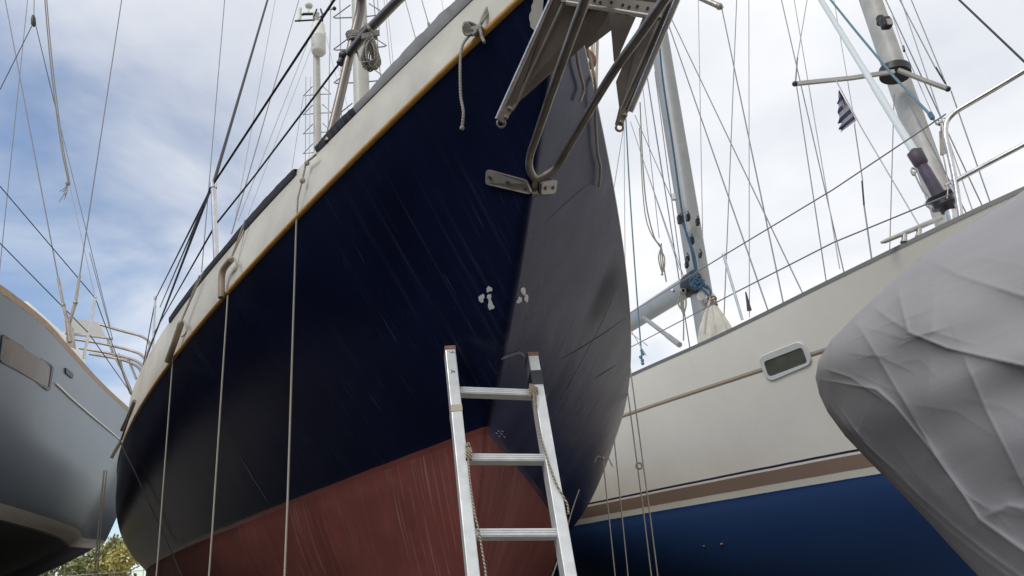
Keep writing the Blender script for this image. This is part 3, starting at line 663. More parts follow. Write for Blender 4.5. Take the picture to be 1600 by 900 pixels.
# bow rope tangle and tails
Yb = sheer_px(735)[1] - .05
b = MB()
cx = at(737, 50, Yb)
for k in range(4):
    ringp = [cx + np.array([.020 * math.cos(a + k) * (1 - .1 * k), -.012 + .006 * math.sin(2 * a + k), .018 * math.sin(a + .5 * k)]) for a in np.linspace(0, 2 * math.pi, 16)]
    b.tube(ringp, .0042, 8)
b.tube(smooth_path([at(764, 8, Yb), at(757, 22, Yb - .02), at(748, 44, Yb - .03), at(740, 56, Yb - .02)]), .0048, 8); b.tube(smooth_path([at(768, 10, Yb), at(755, 32, Yb - .03), at(750, 40, Yb - .03)]), .0042, 8)
b.tube(smooth_path([at(748, 40, Yb - .03), at(752, 52, Yb - .04), at(753, 58, Yb - .04), at(757, 66, Yb - .05)]), .0042, 8); b.ball(at(750, 45, Yb - .03), .010)
b.tube(smooth_path([at(733, 56, Yb), at(724, 68, Yb - .02), at(720, 84, Yb - .03), at(719, 110, Yb - .03), at(720, 150, Yb - .02), at(724, 175, Yb - .02), at(722, 200, Yb - .01)], 8), .0036, 8); b.ball(at(722, 200, Yb - .01), .0065, 6)
single('bow_rope', b, M['rope_grey'], 'knotted grey rope on the bow bulwark, its long tail over the navy paint', 'rope')
for lab, pts in (('short pale rope end hanging on the shaded bow side, inside the strut', [(894, 78), (897, 100), (902, 120), (906, 138), (902, 152), (900, 158)]),
                 ('long pale rope end hanging near the outer edge of the shaded bow side', [(920, 80), (924, 130), (925, 190), (928, 235), (933, 262), (931, 290)])):
    q = []
    for x, y in pts:
        P = hit(bvh_navy, x, y, .012); q.append(P if P is not None else None)
    q = [p if p is not None else at(x, y, [z for z in q if z is not None][0][1] - .02) for p, (x, y) in zip(q, pts)]
    rope(lab, q, .0042)
# ropes on the starboard side, hanging in front of the white boat
Ys = 4.6
b = MB(); b.tube(down((974, 560), (1017, 900), Ys), .0042, 8); b.tube(down((980, 540), (1027, 900), Ys), .0042, 8)
q = at(999, 728, Ys); b.tube([q + .018 * np.array([math.cos(a), 0, math.sin(a)]) for a in np.linspace(0, 2 * math.pi, 14)], .007, 6, cap=False)
single('mooring_rope', b, M['rope'], 'pair of pale ropes with a small ring, hanging in front of the cream hull', 'rope')
rope('single pale rope between the ringed pair and the tufted one, over the cream hull', down((959, 680), (980, 900), 4.5), .0036)
b = MB(); b.tube(down((942, 716), (960, 900), 4.3), .0036, 8); q = at(942, 716, 4.3); b.ball(q, .011)
b.tube(smooth_path([q, q + np.array([.03, 0, .0]), q + np.array([.05, 0, -.05])]), .0035, 6); b.tube(smooth_path([q, q + np.array([-.03, 0, .012]), q + np.array([-.05, 0, -.02])]), .0035, 6); b.tube([q, at(950, 702, 4.3), at(962, 676, 4.3)], .003, 6)
single('mooring_rope', b, M['rope'], 'pale rope with a tufted knot at its top, closest to the ladder', 'rope')
rope('thin pale cord slanting down to the left behind the ladder foot', [at(905, 765, 4.6), at(893, 800, 4.4), at(878, 855, 4.0), at(861, 905, 3.7)], .0036)
# coil of rope on the pulpit rail
b = MB(); c = at(579, 82, Yp - .14); W_ = 26 / F * 1.0 * (RW.T @ (c - EYE))[2] * -1 / 2
for k in range(17):
    a0 = random.uniform(-.12, .12); wx = W_ * random.uniform(.45, 1.0); hz = W_ * 2 * random.uniform(.85, 1.08)
    off = np.array([random.uniform(-.012, .012), random.uniform(-.02, .02), random.uniform(-.008, .008)])
    b.tube([c + off + np.array([wx * math.sin(t) * (1 - .45 * math.cos(t)) * .9 + a0 * hz * math.cos(t) * .4, .01 * math.sin(2 * t + k), hz * .98 * math.cos(t)]) for t in np.linspace(0, 2 * math.pi, 22)], .003, 6, cap=False)
tpc = at(579, 54, Yp - .13); b.tube(smooth_path([tpc + np.array([.02, 0, -.02]), at(577, 44, Yp - .13), at(572, 38, Yp - .15), at(578, 46, Yp - .16)]), .006, 8)
for k in range(5): b.tube([tpc + np.array([-.03, 0, -.004 * k]), tpc + np.array([.03, -.01, -.004 * k + .004])], .0045, 6)
for k in range(6):
    q = at(552 + k * .8, 54 + k * 2.2, Yp); b.tube([q + .024 * np.array([math.cos(a), math.sin(a), .15 * math.sin(a + k)]) for a in np.linspace(0, 2 * math.pi, 12)], .0052, 6, cap=False)
b.tube(smooth_path([at(558, 60, Yp), at(566, 45, Yp - .06), at(573, 40, Yp - .12)]), .004, 6)
b.tube(smooth_path([at(556, 75, Yp), at(562, 92, Yp - .05), at(570, 96, Yp - .12), at(574, 90, Yp - .14)]), .004, 6)
single('rope_coil', b, M['rope_grey'], 'coil of grey rope lashed to the bow rail tubes, seen against the thick cream mast', 'rope coil')

# ------------------------------------------------------------------ generic modern yacht hull from tables (s, half breadth at sheer, sheer z, half breadth at waterline)
def yacht(tab, stem_over, zw, L, depth, counter, flare=.06, nu=64):
    ts, hb, hz, tw, wb = tab
    def row(t):
        s0 = stem_over * (1 - t); s = s0 + np.linspace(0, 1, nu) ** 1.25 * (L - s0)
        b0 = pchip(ts, hb, np.clip((s - s0) / (L - s0) * L, 0, L)); w0 = pchip(tw, wb, s) * np.clip((s - s0) / .25, 0, 1)
        return s, (1 - t) * w0 + t * b0 + flare * 4 * t * (1 - t) * np.clip((s - s0) / 2.5, 0, 1), (1 - t) * zw + t * pchip(ts, hz, s)
    def low(v):
        s0 = stem_over + 1.6 * v ** 1.3; e = L - .05 - counter * v ** 1.2
        s = s0 + np.linspace(0, 1, nu) ** 1.25 * (e - s0); x = (s - s0) / (e - s0)
        b = pchip(tw, wb, stem_over + x * (L - stem_over)) * (1 - v ** 2.3) ** .62
        return s, b, zw - depth * v * np.ones_like(s)
    return [row_xyz(*row(t)) for t in np.linspace(1, 0, 16)] + [row_xyz(*low(v)) for v in np.linspace(.04, 1, 18)]
def frame(tipx, tipy, a, parent_name, label, cat='sailboat'):
    return thing(parent_name, label, cat, (tipx, tipy, 0), math.atan2(a[1], a[0]))
def fin(parent, s0, s1, ztop, zbot, th, mt, name='keel', rake=.4):
    b = MB(); b.local = True; rows = []
    for z, k in ((ztop, 1.0), (zbot + .12, .82), (zbot, .78)):
        off = rake * (ztop - z) / (ztop - zbot); c = (s0 + s1) / 2 + off; hl = (s1 - s0) / 2 * k
        rows.append([(c + hl * math.cos(a), th * k * math.sin(a) * (1 - .4 * math.cos(a)), z) for a in np.linspace(0, 2 * math.pi, 28)[:-1]])
    b.grid(rows, closed=True); b.add(rows[-1], [tuple(range(27))], False)
    return obj(name, b, mt, parent)

# ================================================================== cream yacht on the right
wa = np.array([-.375, .927, 0]); wa /= np.linalg.norm(wa)
WT = (4.14, 4.20)
white = frame(*WT, wa, 'cream_sailboat', 'cream hulled sailboat with blue bottom and brown boot stripe, right of the navy boat')
wtab = ([0, .35, .75, 1.73, 3.3, 4.35, 6, 8, 10, 12], [0, .22, .42, .79, 1.16, 1.38, 1.62, 1.7, 1.5, 1.15], [4.01, 3.965, 3.915, 3.79, 3.675, 3.645, 3.60, 3.55, 3.53, 3.55],
        [1.0, 2.3, 3.57, 4.9, 6.04, 8, 10, 11.6], [0, .515, .86, 1.19, 1.42, 1.52, 1.2, .7])
wmb = hull(yacht(wtab, 1.0, 2.25, 12, 1.15, 2.2, .05))
M['cream_hull'] = hull_mat('cream_hull_paint', [(0, (.007, .036, .12)), (2.25, (.52, .50, .43)), (2.306, (.22, .155, .115)), (2.43, (.72, .672, .585)), (2.452, (.02, .025, .05)), (2.475, (.72, .672, .585)), (3.26, (.20, .12, .06)), (3.278, (.38, .35, .30)), (3.286, (.72, .672, .585))],
                           rough=.32, low_z=2.25, low_rough=.6, blot=.04, bump=.012,
                           streaks=[dict(scale=(9, 9, .7), lo=.6, hi=.9, amt=.22, col=(.45, .40, .30), patch=.9, where='high'), dict(scale=(3, 3, 6), lo=.6, hi=.75, amt=.3, col=(.03, .05, .09), patch=.9, where='low')])
obj('hull', wmb, M['cream_hull'], white)
WW = world(white); bvh_w = BVHTree.FromPolygons([WW @ Vector(v) for v in wmb.v], wmb.f)
def ww(s, y, z): return np.array(WW @ Vector((s, y, z)))
def w_edge(s, up=0, inn=0, side=1): return ww(s, side * (float(pchip(wtab[0], wtab[1], s)) - inn), float(pchip(wtab[0], wtab[2], s)) + up)
WS = np.linspace(0, 12, 60)
b = MB()
for sd_ in (1, -1):
    b.beam([w_edge(s, .014, .012, sd_) for s in WS[1:]], .035, .028, (0, 0, 1))
obj('toe_rail', b, mat('toe_rail_alloy', (.16, .15, .135), .5, .4), white)
b = MB(); b.grid([[w_edge(s, -.005, .005) for s in WS], [ww(s, 0, float(pchip(wtab[0], wtab[2], s)) + .06) for s in WS], [w_edge(s, -.005, .005, -1) for s in WS]]); obj('deck', b, M['gelcoat'], white)
b = MB(); prof = [(-.85, 0), (-.75, .25), (-.6, .32), (.6, .32), (.75, .25), (.85, 0)]
b.grid([[ww(s, y * k, float(pchip(wtab[0], wtab[2], s)) + z * kz) for y, z in prof] for s, k, kz in ((4.6, .6, .15), (5.6, .85, .6), (7, 1, .9), (9, 1, .95), (9.1, 1, .1))], smooth=False); obj('coachroof', b, M['gelcoat'], white)
fin(white, 5.2, 7.2, 1.25, .2, .17, mat('keel_blue', (.006, .02, .07), .7))
# hull window
def whit(px, py, off=0): return hit(bvh_w, px, py, off)
outer = rounded([(1183, 558), (1254, 530), (1273, 568), (1200, 599)], .32, 5); inner = rounded([(1194, 565), (1254, 542), (1263, 566), (1202, 589)], .22, 5)
n_ = len(outer); O0 = [whit(x, y, .002) for x, y in outer]; O1 = [whit(x, y, .016) for x, y in rounded([(1185, 559), (1253, 532), (1271, 567), (1201, 597)], .32, 5)]
I1 = [whit(x, y, .014) for x, y in inner]; I0 = [whit(x, y, .003) for x, y in inner]
b = MB(); b.grid([O0, O1, I1, I0], closed=True, smooth=False); wfr = obj('window', b, mat('window_frame_grey', (.55, .54, .51), .35, 0, .04), white)
b = MB(); b.add([whit(x, y, .006) for x, y in inner], [tuple(range(n_))], False); obj('glass', b, mat('smoked_window', (.060, .064, .050), .18, 0, .3, 5), wfr)
for x, y, r_ in ((1100, 853, 3), (1128, 850, 4)):
    P = whit(x, y, .004)
    if P is not None: b = MB(); b.ball(P, r_ / F * 4.5, 8, (1, 1, .7)); obj('barnacle', b, M['wood'], white)
# mast, boom, vang, bag
yM = None
for s in np.linspace(2, 9, 300):
    P = ww(s, 0, float(pchip(wtab[0], wtab[2], s)) + .08); q = proj(P)
    if yM is None or abs(q[0] - 1106) < yM[0]: yM = (abs(q[0] - 1106), P[1], s)
yM = yM[1]
kM = yM / F * 1.04                        # metres per picture pixel about the mast
a = at(1109, 540, yM); c = at(1030, 60, yM + .25); top = a + (c - a) * 2.6; b = MB()
axm = (top - a) / np.linalg.norm(top - a); wx = np.cross(axm, wa); wx /= np.linalg.norm(wx); wy = np.cross(wx, axm); rows = []
for t in np.linspace(0, 1, 12):
    p = a + (top - a) * t; k = 1 - .25 * max(0, t - .5)
    rows.append([p + k * kM * (16.5 * math.cos(q) * wx + 20 * math.sin(q) * wy) for q in np.linspace(0, 2 * math.pi, 20)[:-1]])
b.grid(rows, closed=True); wm = obj('mast', b, M['mast_grey'], white)
def mp_(px, py, d=0): return at(px, py, yM + d)
tocam = -(ray(1100, 400) / np.linalg.norm(ray(1100, 400)))
for px, py, wv_, hh in ((1063, 343, 9, 13), (1090, 347, 5, 10), (1075, 340, 6, 10), (1081, 376, 6, 11), (1074, 405, 6, 7), (1073, 414, 5, 8), (1094, 399, 4, 6)):
    b = MB(); q = mp_(px, py, -.2); b.box(q, (wv_ * kM, .08, hh * kM)); b.tube([q + np.array([0, -.05, -.02]), q + np.array([0, -.09, .0]), q + np.array([0, -.05, .06])], .012, 6); obj('cleat', b, M['black'], wm, bevel=.012)
b = MB(); q = mp_(1053, 308, -.15); b.box(q, (7 * kM, .05, 12 * kM)); obj('sheave_box', b, M['steel'], wm, bevel=.01)
b = MB(); q0 = mp_(1095, 463, -.17); b.tube([q0, q0 + tocam * .01], 6.2 * kM, 20); obj('disc', b, M['white'], wm)
b = MB(); b.slab([mp_(1097, 494, -.17), mp_(1101, 500, -.17), mp_(1102, 510, -.17), mp_(1096, 512, -.17), mp_(1094, 503, -.17)], .03); obj('exit_plate', b, M['steel_dull'], wm)
b = MB(); p0 = mp_(1084, 441, -.05); p1 = at(978, 508, yM + 1.9); e = p0 + (p1 - p0) * 1.35; bx = np.cross(e - p0, [0, 0, 1.0]); bx /= np.linalg.norm(bx); bz = np.cross(bx, (e - p0) / np.linalg.norm(e - p0)); rows = []
for t in np.linspace(0, 1, 8):
    p = p0 + (e - p0) * t; rows.append([p + .085 * math.cos(q) * bx + .145 * math.sin(q) * bz for q in np.linspace(0, 2 * math.pi, 20)[:-1]])
b.grid(rows, closed=True); b.add(rows[0], [tuple(range(19))[::-1]], False); b.add(rows[-1], [tuple(range(19))], False); wb_ = obj('boom', b, M['boom_grey'], white)
b = MB(); d_ = (e - p0) / np.linalg.norm(e - p0); rows = []
for t, k in ((-.10, .7), (-.04, 1.05), (.16, 1.05), (.20, .99)):
    p = p0 + d_ * t; rows.append([p + k * (.089 * math.cos(q) * bx + .15 * math.sin(q) * bz) for q in np.linspace(0, 2 * math.pi, 20)[:-1]])
b.grid(rows, closed=True); b.add(rows[0], [tuple(range(19))[::-1]], False); obj('boom_end', b, M['black'], wb_)
b = MB(); q = at(1052, 454, yM + .2); b.tube([q - .02, q + np.array([0, -.03, 0])], .03, 10); obj('block', b, M['steel'], wb_)
b = MB(); v0 = at(1004, 495, yM + 1.0); v1 = at(1062, 539, yM + .1); b.tube([v0, v0 + (v1 - v0) * .72], .030, 12); b.tube([v0 + (v1 - v0) * .7, v1], .036, 12); b.box(v0, (.07, .07, .07)); obj('vang', b, M['mast_grey'], white)
b = MB(); v = at(978, 515, yM + 1.9)
for z in (0, -.09, -.2): b.ball(v + np.array([0, 0, z - .1]), .06, 8, (.7, .7, 1))
b.tube([v, v + np.array([0, 0, -.45])], .012, 6); obj('mainsheet_block', b, M['black'], white)
# sail bag tied at the mast foot
b = MB(); base = at(1122, 540, yM - .3); neck = at(1111, 470, yM - .25); rows = []
for t, rk in ((0, 1.0), (.15, 1.05), (.4, .86), (.65, .58), (.82, .36), (.9, .27), (.97, .33), (1.06, .33), (1.16, .20)):
    p = base + (neck - base) * t; rows.append([p + np.array([rk * 25 * kM * math.cos(q), rk * 18 * kM * math.sin(q), 0]) * (1 + (.10 + .06 * t) * math.sin(9 * q) + .04 * math.sin(17 * q + 2)) for q in np.linspace(0, 2 * math.pi, 90)[:-1]])
b.grid(rows, closed=True); bag = single('sail_bag', b, M['bag'], 'gathered cream cloth bag tied up beside the grey mast foot', 'bag')
b = MB()
for t in (.9, .95, 1.0, 1.05):
    p = base + (neck - base) * t; b.tube([p + np.array([.31 * 25 * kM * math.cos(q), .31 * 18 * kM * math.sin(q), .01 * math.sin(q * 2 + t * 40)]) for q in np.linspace(0, 2 * math.pi, 16)], .016, 6, cap=False)
o = obj('tie_cord', b, mat('brown_cord', (.17, .125, .095), .9, 0, .2, 30)); o.parent = bag; o.data.transform(Matrix.Translation(-bag.location))
b = MB(); b.tube(smooth_path([at(1109, 470, yM - .5), at(1104, 490, yM - .55), at(1101, 522, yM - .5)]), .013, 6); o = obj('drawstring', b, M['rope']); o.parent = bag; o.data.transform(Matrix.Translation(-bag.location))
# halyards
b = MB(); b.tube(smooth_path([mp_(1024, -40, -.16), mp_(1033, 100, -.18), mp_(1050, 220, -.2), mp_(1068, 345, -.22), mp_(1080, 390, -.24), mp_(1088, 432, -.25)]), .013, 8); b.tube(smooth_path([mp_(1065, 345, -.22), mp_(1084, 395, -.25), mp_(1092, 438, -.27), mp_(1106, 452, -.27)]), .013, 8)
for k in range(7):
    q = mp_(1088 + 4 * math.sin(k * 2), 441 + 4 * math.cos(k * 1.7), -.28); b.tube([q + 8 * kM * np.array([math.cos(t + k), .3 * math.sin(2 * t), math.sin(t) * .9]) for t in np.linspace(0, 2 * math.pi, 14)], .014, 6, cap=False)
b.tube(smooth_path([mp_(1091, 446, -.28), mp_(1101, 455, -.28), mp_(1108, 462, -.28), mp_(1110, 455, -.28), mp_(1104, 446, -.28)]), .014, 6)
single('halyard', b, M['rope_blue'], 'bright blue halyard made fast on the grey mast above the cloth bag', 'rope')
b = MB()
b.tube(smooth_path([at(976, 150, yM + .8), at(984, 300, yM + .8), at(995, 460, yM + .8), at(1003, 560, yM + .8)]), .011, 6)
for k in range(5): b.ball(at(1003 + 2 * math.sin(k * 2.2), 548 + 5 * k, yM + .8), .026, 8)
single('halyard', b, M['rope_teal'], 'faded blue line running straight down to a knot just beside the navy hull edge', 'rope')
# standing rigging and lifelines (parts of the cream boat)
for (x0, y0, x1, y1_, ya, yb, r, mt) in [
    (1009, 106, 1078, 532, 9.2, 9.3, .008, 'wire'), (1023, 112, 1068, 440, 9.2, 9.2, .007, 'wire'), (1003, 124, 1030, 360, 9.4, 9.6, .006, 'wire_pale'), (1000, 236, 1075, 440, 9.4, 9.2, .006, 'wire_pale'), (992, 180, 1050, 300, 9.6, 9.4, .006, 'wire'), (1006, 90, 1036, 270, 9.4, 9.3, .006, 'wire_pale'),
    (975, 195, 958, 290, 9.8, 9.8, .006, 'wire'), (985, 190, 1062, 410, 9.8, 9.5, .006, 'wire_pale'), (975, 190, 978, 560, 9.8, 9.8, .006, 'wire_pale'),
    (1047, 25, 1255, 448, 8.8, 7.0, .007, 'wire'), (1043, 34, 1200, 473, 8.8, 7.2, .008, 'wire'), (1091, 0, 1098, 361, 8.6, 8.6, .006, 'wire_pale'), (1151, 0, 1131, 490, 9.0, 8.8, .007, 'wire'), (1128, 14, 1224, 462, 8.7, 7.2, .008, 'wire'), (1170, 0, 1171, 484, 7.8, 7.7, .006, 'wire_pale')]:
    wire('shroud', [(x0, y0, ya), (x1, y1_ + 12, yb)], r, mt, white)
b = MB(); b.tube([at(1071, -14, 9.0), at(1122, 9, 8.7)], .045, 8); b.ball(at(1124, 10, 8.7), .055, 8); b.tube([at(1124, 10, 8.7), at(1129, 13, 8.7)], .03, 6); obj('spreader', b, M['steel_dull'], wm)
b = MB(); q = at(1171, 485, 7.7); b.tube([q, q + np.array([0, 0, .09]), q + np.array([0, 0, .22])], [.028, .018, .008], 8); obj('turnbuckle', b, M['black'], white)
b = MB(); b.tube(smooth_path([at(1000, 160, 9.4), at(1004, 250, 9.4), at(1010, 320, 9.4), at(1022, 370, 9.4), at(1033, 386, 9.4), at(1036, 410, 9.4), at(1041, 440, 9.4)]), .010, 6); b.tube(smooth_path([at(999, 200, 9.4), at(1008, 335, 9.4), at(1030, 384, 9.4), at(1034, 380, 9.4)]), .008, 6)
for k in range(4): b.tube(smooth_path([at(1033, 386 + 2 * k, 9.4), at(1029 + 3 * k, 402, 9.4), at(1032 + 2 * k, 418, 9.4), at(1036 - k, 430, 9.4)]), .009, 6)
single('loose_line', b, M['rope_grey'], 'slack grey line with a knotted loose end, hanging just right of the navy hull edge', 'rope')
b = MB()
for k in range(4): b.tube(smooth_path([at(1063 + 2 * k, 456, yM), at(1060 + 4 * k, 474, yM), at(1065 + k, 484 + 3 * k, yM)]), .011, 6)
for k in range(3): b.ball(at(1065 + 2 * k, 455, yM), .04, 6)
b.tube(smooth_path([at(1066, 470, yM), at(1068, 500, yM), at(1068, 532, yM)]), .009, 6)
single('loose_line', b, M['rope_grey'], 'short bunch of grey cord hanging under the boom end at the mast', 'rope')
Pst = None
for s in np.linspace(1, 6, 300):
    P = w_edge(s, .03, .06); q = proj(P)
    if Pst is None or abs(q[0] - 1159) < Pst[0]: Pst = (abs(q[0] - 1159), P)
Yst = Pst[1][1]; b = MB(); b.tube([at(1160, 500, Yst), at(1131, 400, Yst)], .0135, 10); b.ball(at(1131, 398, Yst), .022, 8); obj('stanchion', b, M['steel'], white)
Ypp = None
for s in np.linspace(.2, 4, 300):
    P = w_edge(s, .03, .06); q = proj(P)
    if Ypp is None or abs(q[0] - 1501) < Ypp[0]: Ypp = (abs(q[0] - 1501), P)
Yp2 = Ypp[1][1]; yfar = Yst + 2.6
wire('lifeline', [(1478, 178, Yp2), (1302, 296, (Yp2 + Yst) / 2 - .1), (1131, 399, Yst), (1000, 480, yfar), (920, 530, yfar + 2.2)], .0062, 'wire', white)
wire('lifeline', [(1484, 304, Yp2), (1302, 379, (Yp2 + Yst) / 2 - .1), (1149, 457, Yst), (1000, 535, yfar), (930, 571, yfar + 2)], .0062, 'wire', white)
wire('lifeline', [(985, 520, yfar), (1012, 540, yfar - .2)], .006, 'wire_pale', white); wire('lifeline', [(983, 512, yfar), (1010, 556, yfar - .2)], .006, 'wire_pale', white)
pr = 9 / F * Yp2 * .5
b = MB(); b.tube(smooth_path([at(1502, 345, Yp2), at(1497, 312, Yp2), at(1490, 270, Yp2), at(1480, 225, Yp2), at(1477, 207, Yp2), at(1479, 191, Yp2 - .01), at(1487, 180, Yp2 - .03), at(1499, 171, Yp2 - .06), at(1545, 144, Yp2 - .2), at(1600, 111, Yp2 - .36), at(1690, 55, Yp2 - .6), at(1780, 40, Yp2 - .5)], 5), pr * 1.05, 12); obj('pulpit', b, M['steel'], white)
b = MB(); b.tube([at(1493, 283, Yp2), at(1545, 255, Yp2 - .18), at(1600, 226, Yp2 - .36), at(1690, 180, Yp2 - .6)], pr * .95, 12); obj('pulpit_rail', b, M['steel'], white)
b = MB()
for q in ((1478, 186), (1492, 282)):
    b.tube([at(q[0] - 9, q[1] + 4, Yp2), at(q[0] - 4, q[1] - 2, Yp2), at(q[0] + 2, q[1], Yp2)], .006, 6); b.tube([at(q[0] - 15, q[1] + 8, Yp2), at(q[0] - 7, q[1] + 3, Yp2)], .011, 8)
obj('lifeline_end', b, M['steel'], white)
# furler on the forestay
yF = Yp2 + .45; kF = yF / F * 1.05
def fp(px, py): return at(px, py, yF)
f0, f1 = fp(1283, 0), fp(1428, 236); yFt = .0
ft = at(1283, 0, yF + 1.3)
ft2 = f1 + (ft - f1) * 2.2
b = MB(); b.tube([f1, f1 + (ft - f1) * .35], 6.6 * kF, 14); b.tube([f1 + (ft - f1) * .345, ft2], 5.8 * kF, 14); obj('forestay', b, M['stay_white'], white)
dr = fp(1466, 307) - fp(1428, 240); d0 = fp(1428, 236)
b = MB(); b.tube([d0, d0 + dr * .02, d0 + dr * .30, d0 + dr * .34], [kF * x for x in (9, 12.5, 11.5, 9)], 20); obj('furler_cap', b, M['furl'], white)
b = MB(); b.tube([d0 + dr * .30, d0 + dr * .42, d0 + dr * .44, d0 + dr * 1.05], [kF * x for x in (8.5, 8.5, 9.5, 10.5)], 18); obj('furler_sleeve', b, mat('purple_vinyl', (.075, .055, .085), .6, 0, .25, 12), white)
c0 = fp(1468, 305); axd = dr / np.linalg.norm(dr) * kF
prof = [(-.5, 8), (0, 16), (2, 23), (5, 23), (6, 18), (16, 17), (18, 21), (21, 21), (22, 12), (32, 11), (33, 8)]
b = MB(); b.tube([c0 + axd * t for t, _ in prof], [kF * r_ for _, r_ in prof], 24); drum = obj('furler_drum', b, M['black'], white)
b = MB(); b.tube([fp(1468, 300) - [0, .14, 0], fp(1478, 318) - [0, .15, 0], fp(1480, 332) - [0, .14, 0]], .011, 6); b.tube([fp(1481, 336) - [0, .06, 0], fp(1484, 352) - [0, .06, 0]], .05, 12); obj('drum_strap', b, M['steel'], drum)
b = MB(); b.tube(smooth_path([fp(1428, 268), fp(1432, 278), fp(1442, 298), fp(1450, 308), fp(1446, 318), fp(1452, 325), fp(1460, 326)]), .0065, 6); b.tube(smooth_path([fp(1425, 262), fp(1431, 266), fp(1428, 274), fp(1424, 268), fp(1425, 262)]), .008, 6); obj('furler_line', b, M['wire_pale'], white)
# bow cleat
Pc = whit(1430, 378, .0); Yc = (Pc[1] if Pc is not None else Yp2) + .06; kC = Yc / F * 1.05
b = MB(); b.tube([at(1377, 379, Yc), at(1383, 377, Yc), at(1440, 353, Yc), at(1464, 343, Yc), at(1472, 340, Yc)], [kC * x for x in (2.2, 3.6, 4.4, 4.2, 3)], 12)
for x, y in ((1413, 366), (1436, 357)): b.tube([at(x, y, Yc), at(x, y + 7, Yc), at(x, y + 13, Yc)], [kC * 4.5, kC * 4, kC * 6.5], 12)
obj('cleat', b, mat('worn_alloy', (.42, .41, .38), .5, .6, .2, 20), white)

# teal halyard end and shackle at the pulpit
b = MB(); b.tube([at(1290, -10, yF + 1.2), at(1340, 52, yF + .7), at(1395, 118, yF + .3), at(1452, 178, Yp2 + .05)], .011, 8)
for k in range(4): b.ball(at(1453 + 1.2 * k, 178 + 2 * k, Yp2 + .04), .021, 8)
b.tube(smooth_path([at(1456, 182, Yp2 + .04), at(1461, 190, Yp2 + .03), at(1468, 196, Yp2 + .02), at(1466, 186, Yp2 + .02)]), .006, 6)
single('halyard', b, M['rope_teal'], 'faded blue line slanting down to a knot at the top of the pulpit', 'rope')
b = MB(); b.slab([at(1468, 205, Yp2 + .1), at(1473, 206, Yp2 + .1), at(1478, 240, Yp2 + .1), at(1470, 243, Yp2 + .1), at(1469, 228, Yp2 + .1)], .015); b.tube([at(1470, 190, Yp2 + .1), at(1471, 207, Yp2 + .1)], .006, 6); b.tube(smooth_path([at(1473, 240, Yp2 + .1), at(1478, 265, Yp2 + .1), at(1481, 290, Yp2 + .1), at(1480, 310, Yp2 + .1)]), .005, 6)
single('snap_shackle', b, M['steel_dull'], 'worn steel snap shackle on a cord hanging inside the pulpit leg', 'shackle')

# ================================================================== boat behind, of which only mast and rigging show
yB = 9.6
far = thing('moored_mast_boat', 'sailboat hidden behind the cream hull, showing only its thick pale mast, spreaders and rigging', 'sailboat', (6.9, 6.2, 0), math.atan2(wa[1], wa[0]))
far.name = 'hidden_sailboat'
fmb = hull(yacht(([0, 1, 3, 6, 9, 11], [0, .5, 1.15, 1.6, 1.5, 1.1], [3.7, 3.62, 3.5, 3.42, 3.4, 3.4], [.8, 2.5, 5, 7, 9.5, 10.8], [0, .6, 1.3, 1.4, 1.1, .7]), .8, 2.2, 11, 1.0, 1.8, .05))
obj('hull', fmb, M['gelcoat'], far); fin(far, 4.5, 6.5, 1.4, .2, .15, M['navy'])
WF = world(far)
b = MB(); b.grid([[tuple(WF @ Vector((s, y * float(pchip([0, 1, 3, 6, 9, 11], [0, .5, 1.15, 1.6, 1.5, 1.1], s)), 3.45 + .08 * (y == 0) + .2 * max(0, 1 - s / 3)))) for s in np.linspace(0, 11, 20)] for y in (1, 0, -1)]); obj('deck', b, M['gelcoat'], far)
a = at(1487, 362, yB); c = at(1360, 0, yB + .9); k2 = yB / F * 1.06; d_ = c - a; foot = a + d_ * ((3.5 - a[2]) / d_[2]); top = a + d_ * 2.6; b = MB()
ax_ = d_ / np.linalg.norm(d_); ux = np.cross(ax_, [0, 1, 0]); ux /= np.linalg.norm(ux); uy = np.cross(ux, ax_)
b.grid([[foot + (top - foot) * t + k2 * (18 * math.cos(q) * ux + 24 * math.sin(q) * uy) for q in np.linspace(0, 2 * math.pi, 22)[:-1]] for t in np.linspace(0, 1, 10)], closed=True)
fm = obj('mast', b, M['mast_pale'], far)
def f2(px, py, d=-.25): return at(px, py, yB + d)
for pts_ in ([(1397, 112), (1330, 122), (1242, 131)], [(1403, 109), (1440, 124), (1481, 139)]):
    b = MB(); b.beam([f2(*p, -.2) for p in pts_], k2 * 7, k2 * 5, (0, 0, 1)); sp_ = obj('spreader', b, M['mast_pale'], fm)
    b = MB(); b.ball(f2(*pts_[-1], -.2), k2 * 5, 10); obj('spreader_tip', b, M['black'], sp_)
b = MB(); b.tube([f2(1399, 118, -.02) , f2(1398, 108, -.02)], k2 * 26, 20); obj('collar', b, M['black'], fm)
b = MB(); q = f2(1384, 36, -.45)
b.box(q, (k2 * 17, k2 * 14, k2 * 22)); b.box(f2(1377, 34, -.3), (k2 * 14, k2 * 14, k2 * 10)); b.box(f2(1376, 32, -.3), (k2 * 12, .1, k2 * 20)); lamp = obj('deck_light', b, M['black'], fm, bevel=.03)
b = MB(); q = f2(1387, 39, -.45) - [0, k2 * 8, 0]; b.box(q, (k2 * 9, .02, k2 * 12)); obj('lens', b, mat('lamp_lens', (.35, .32, .28), .2), lamp)
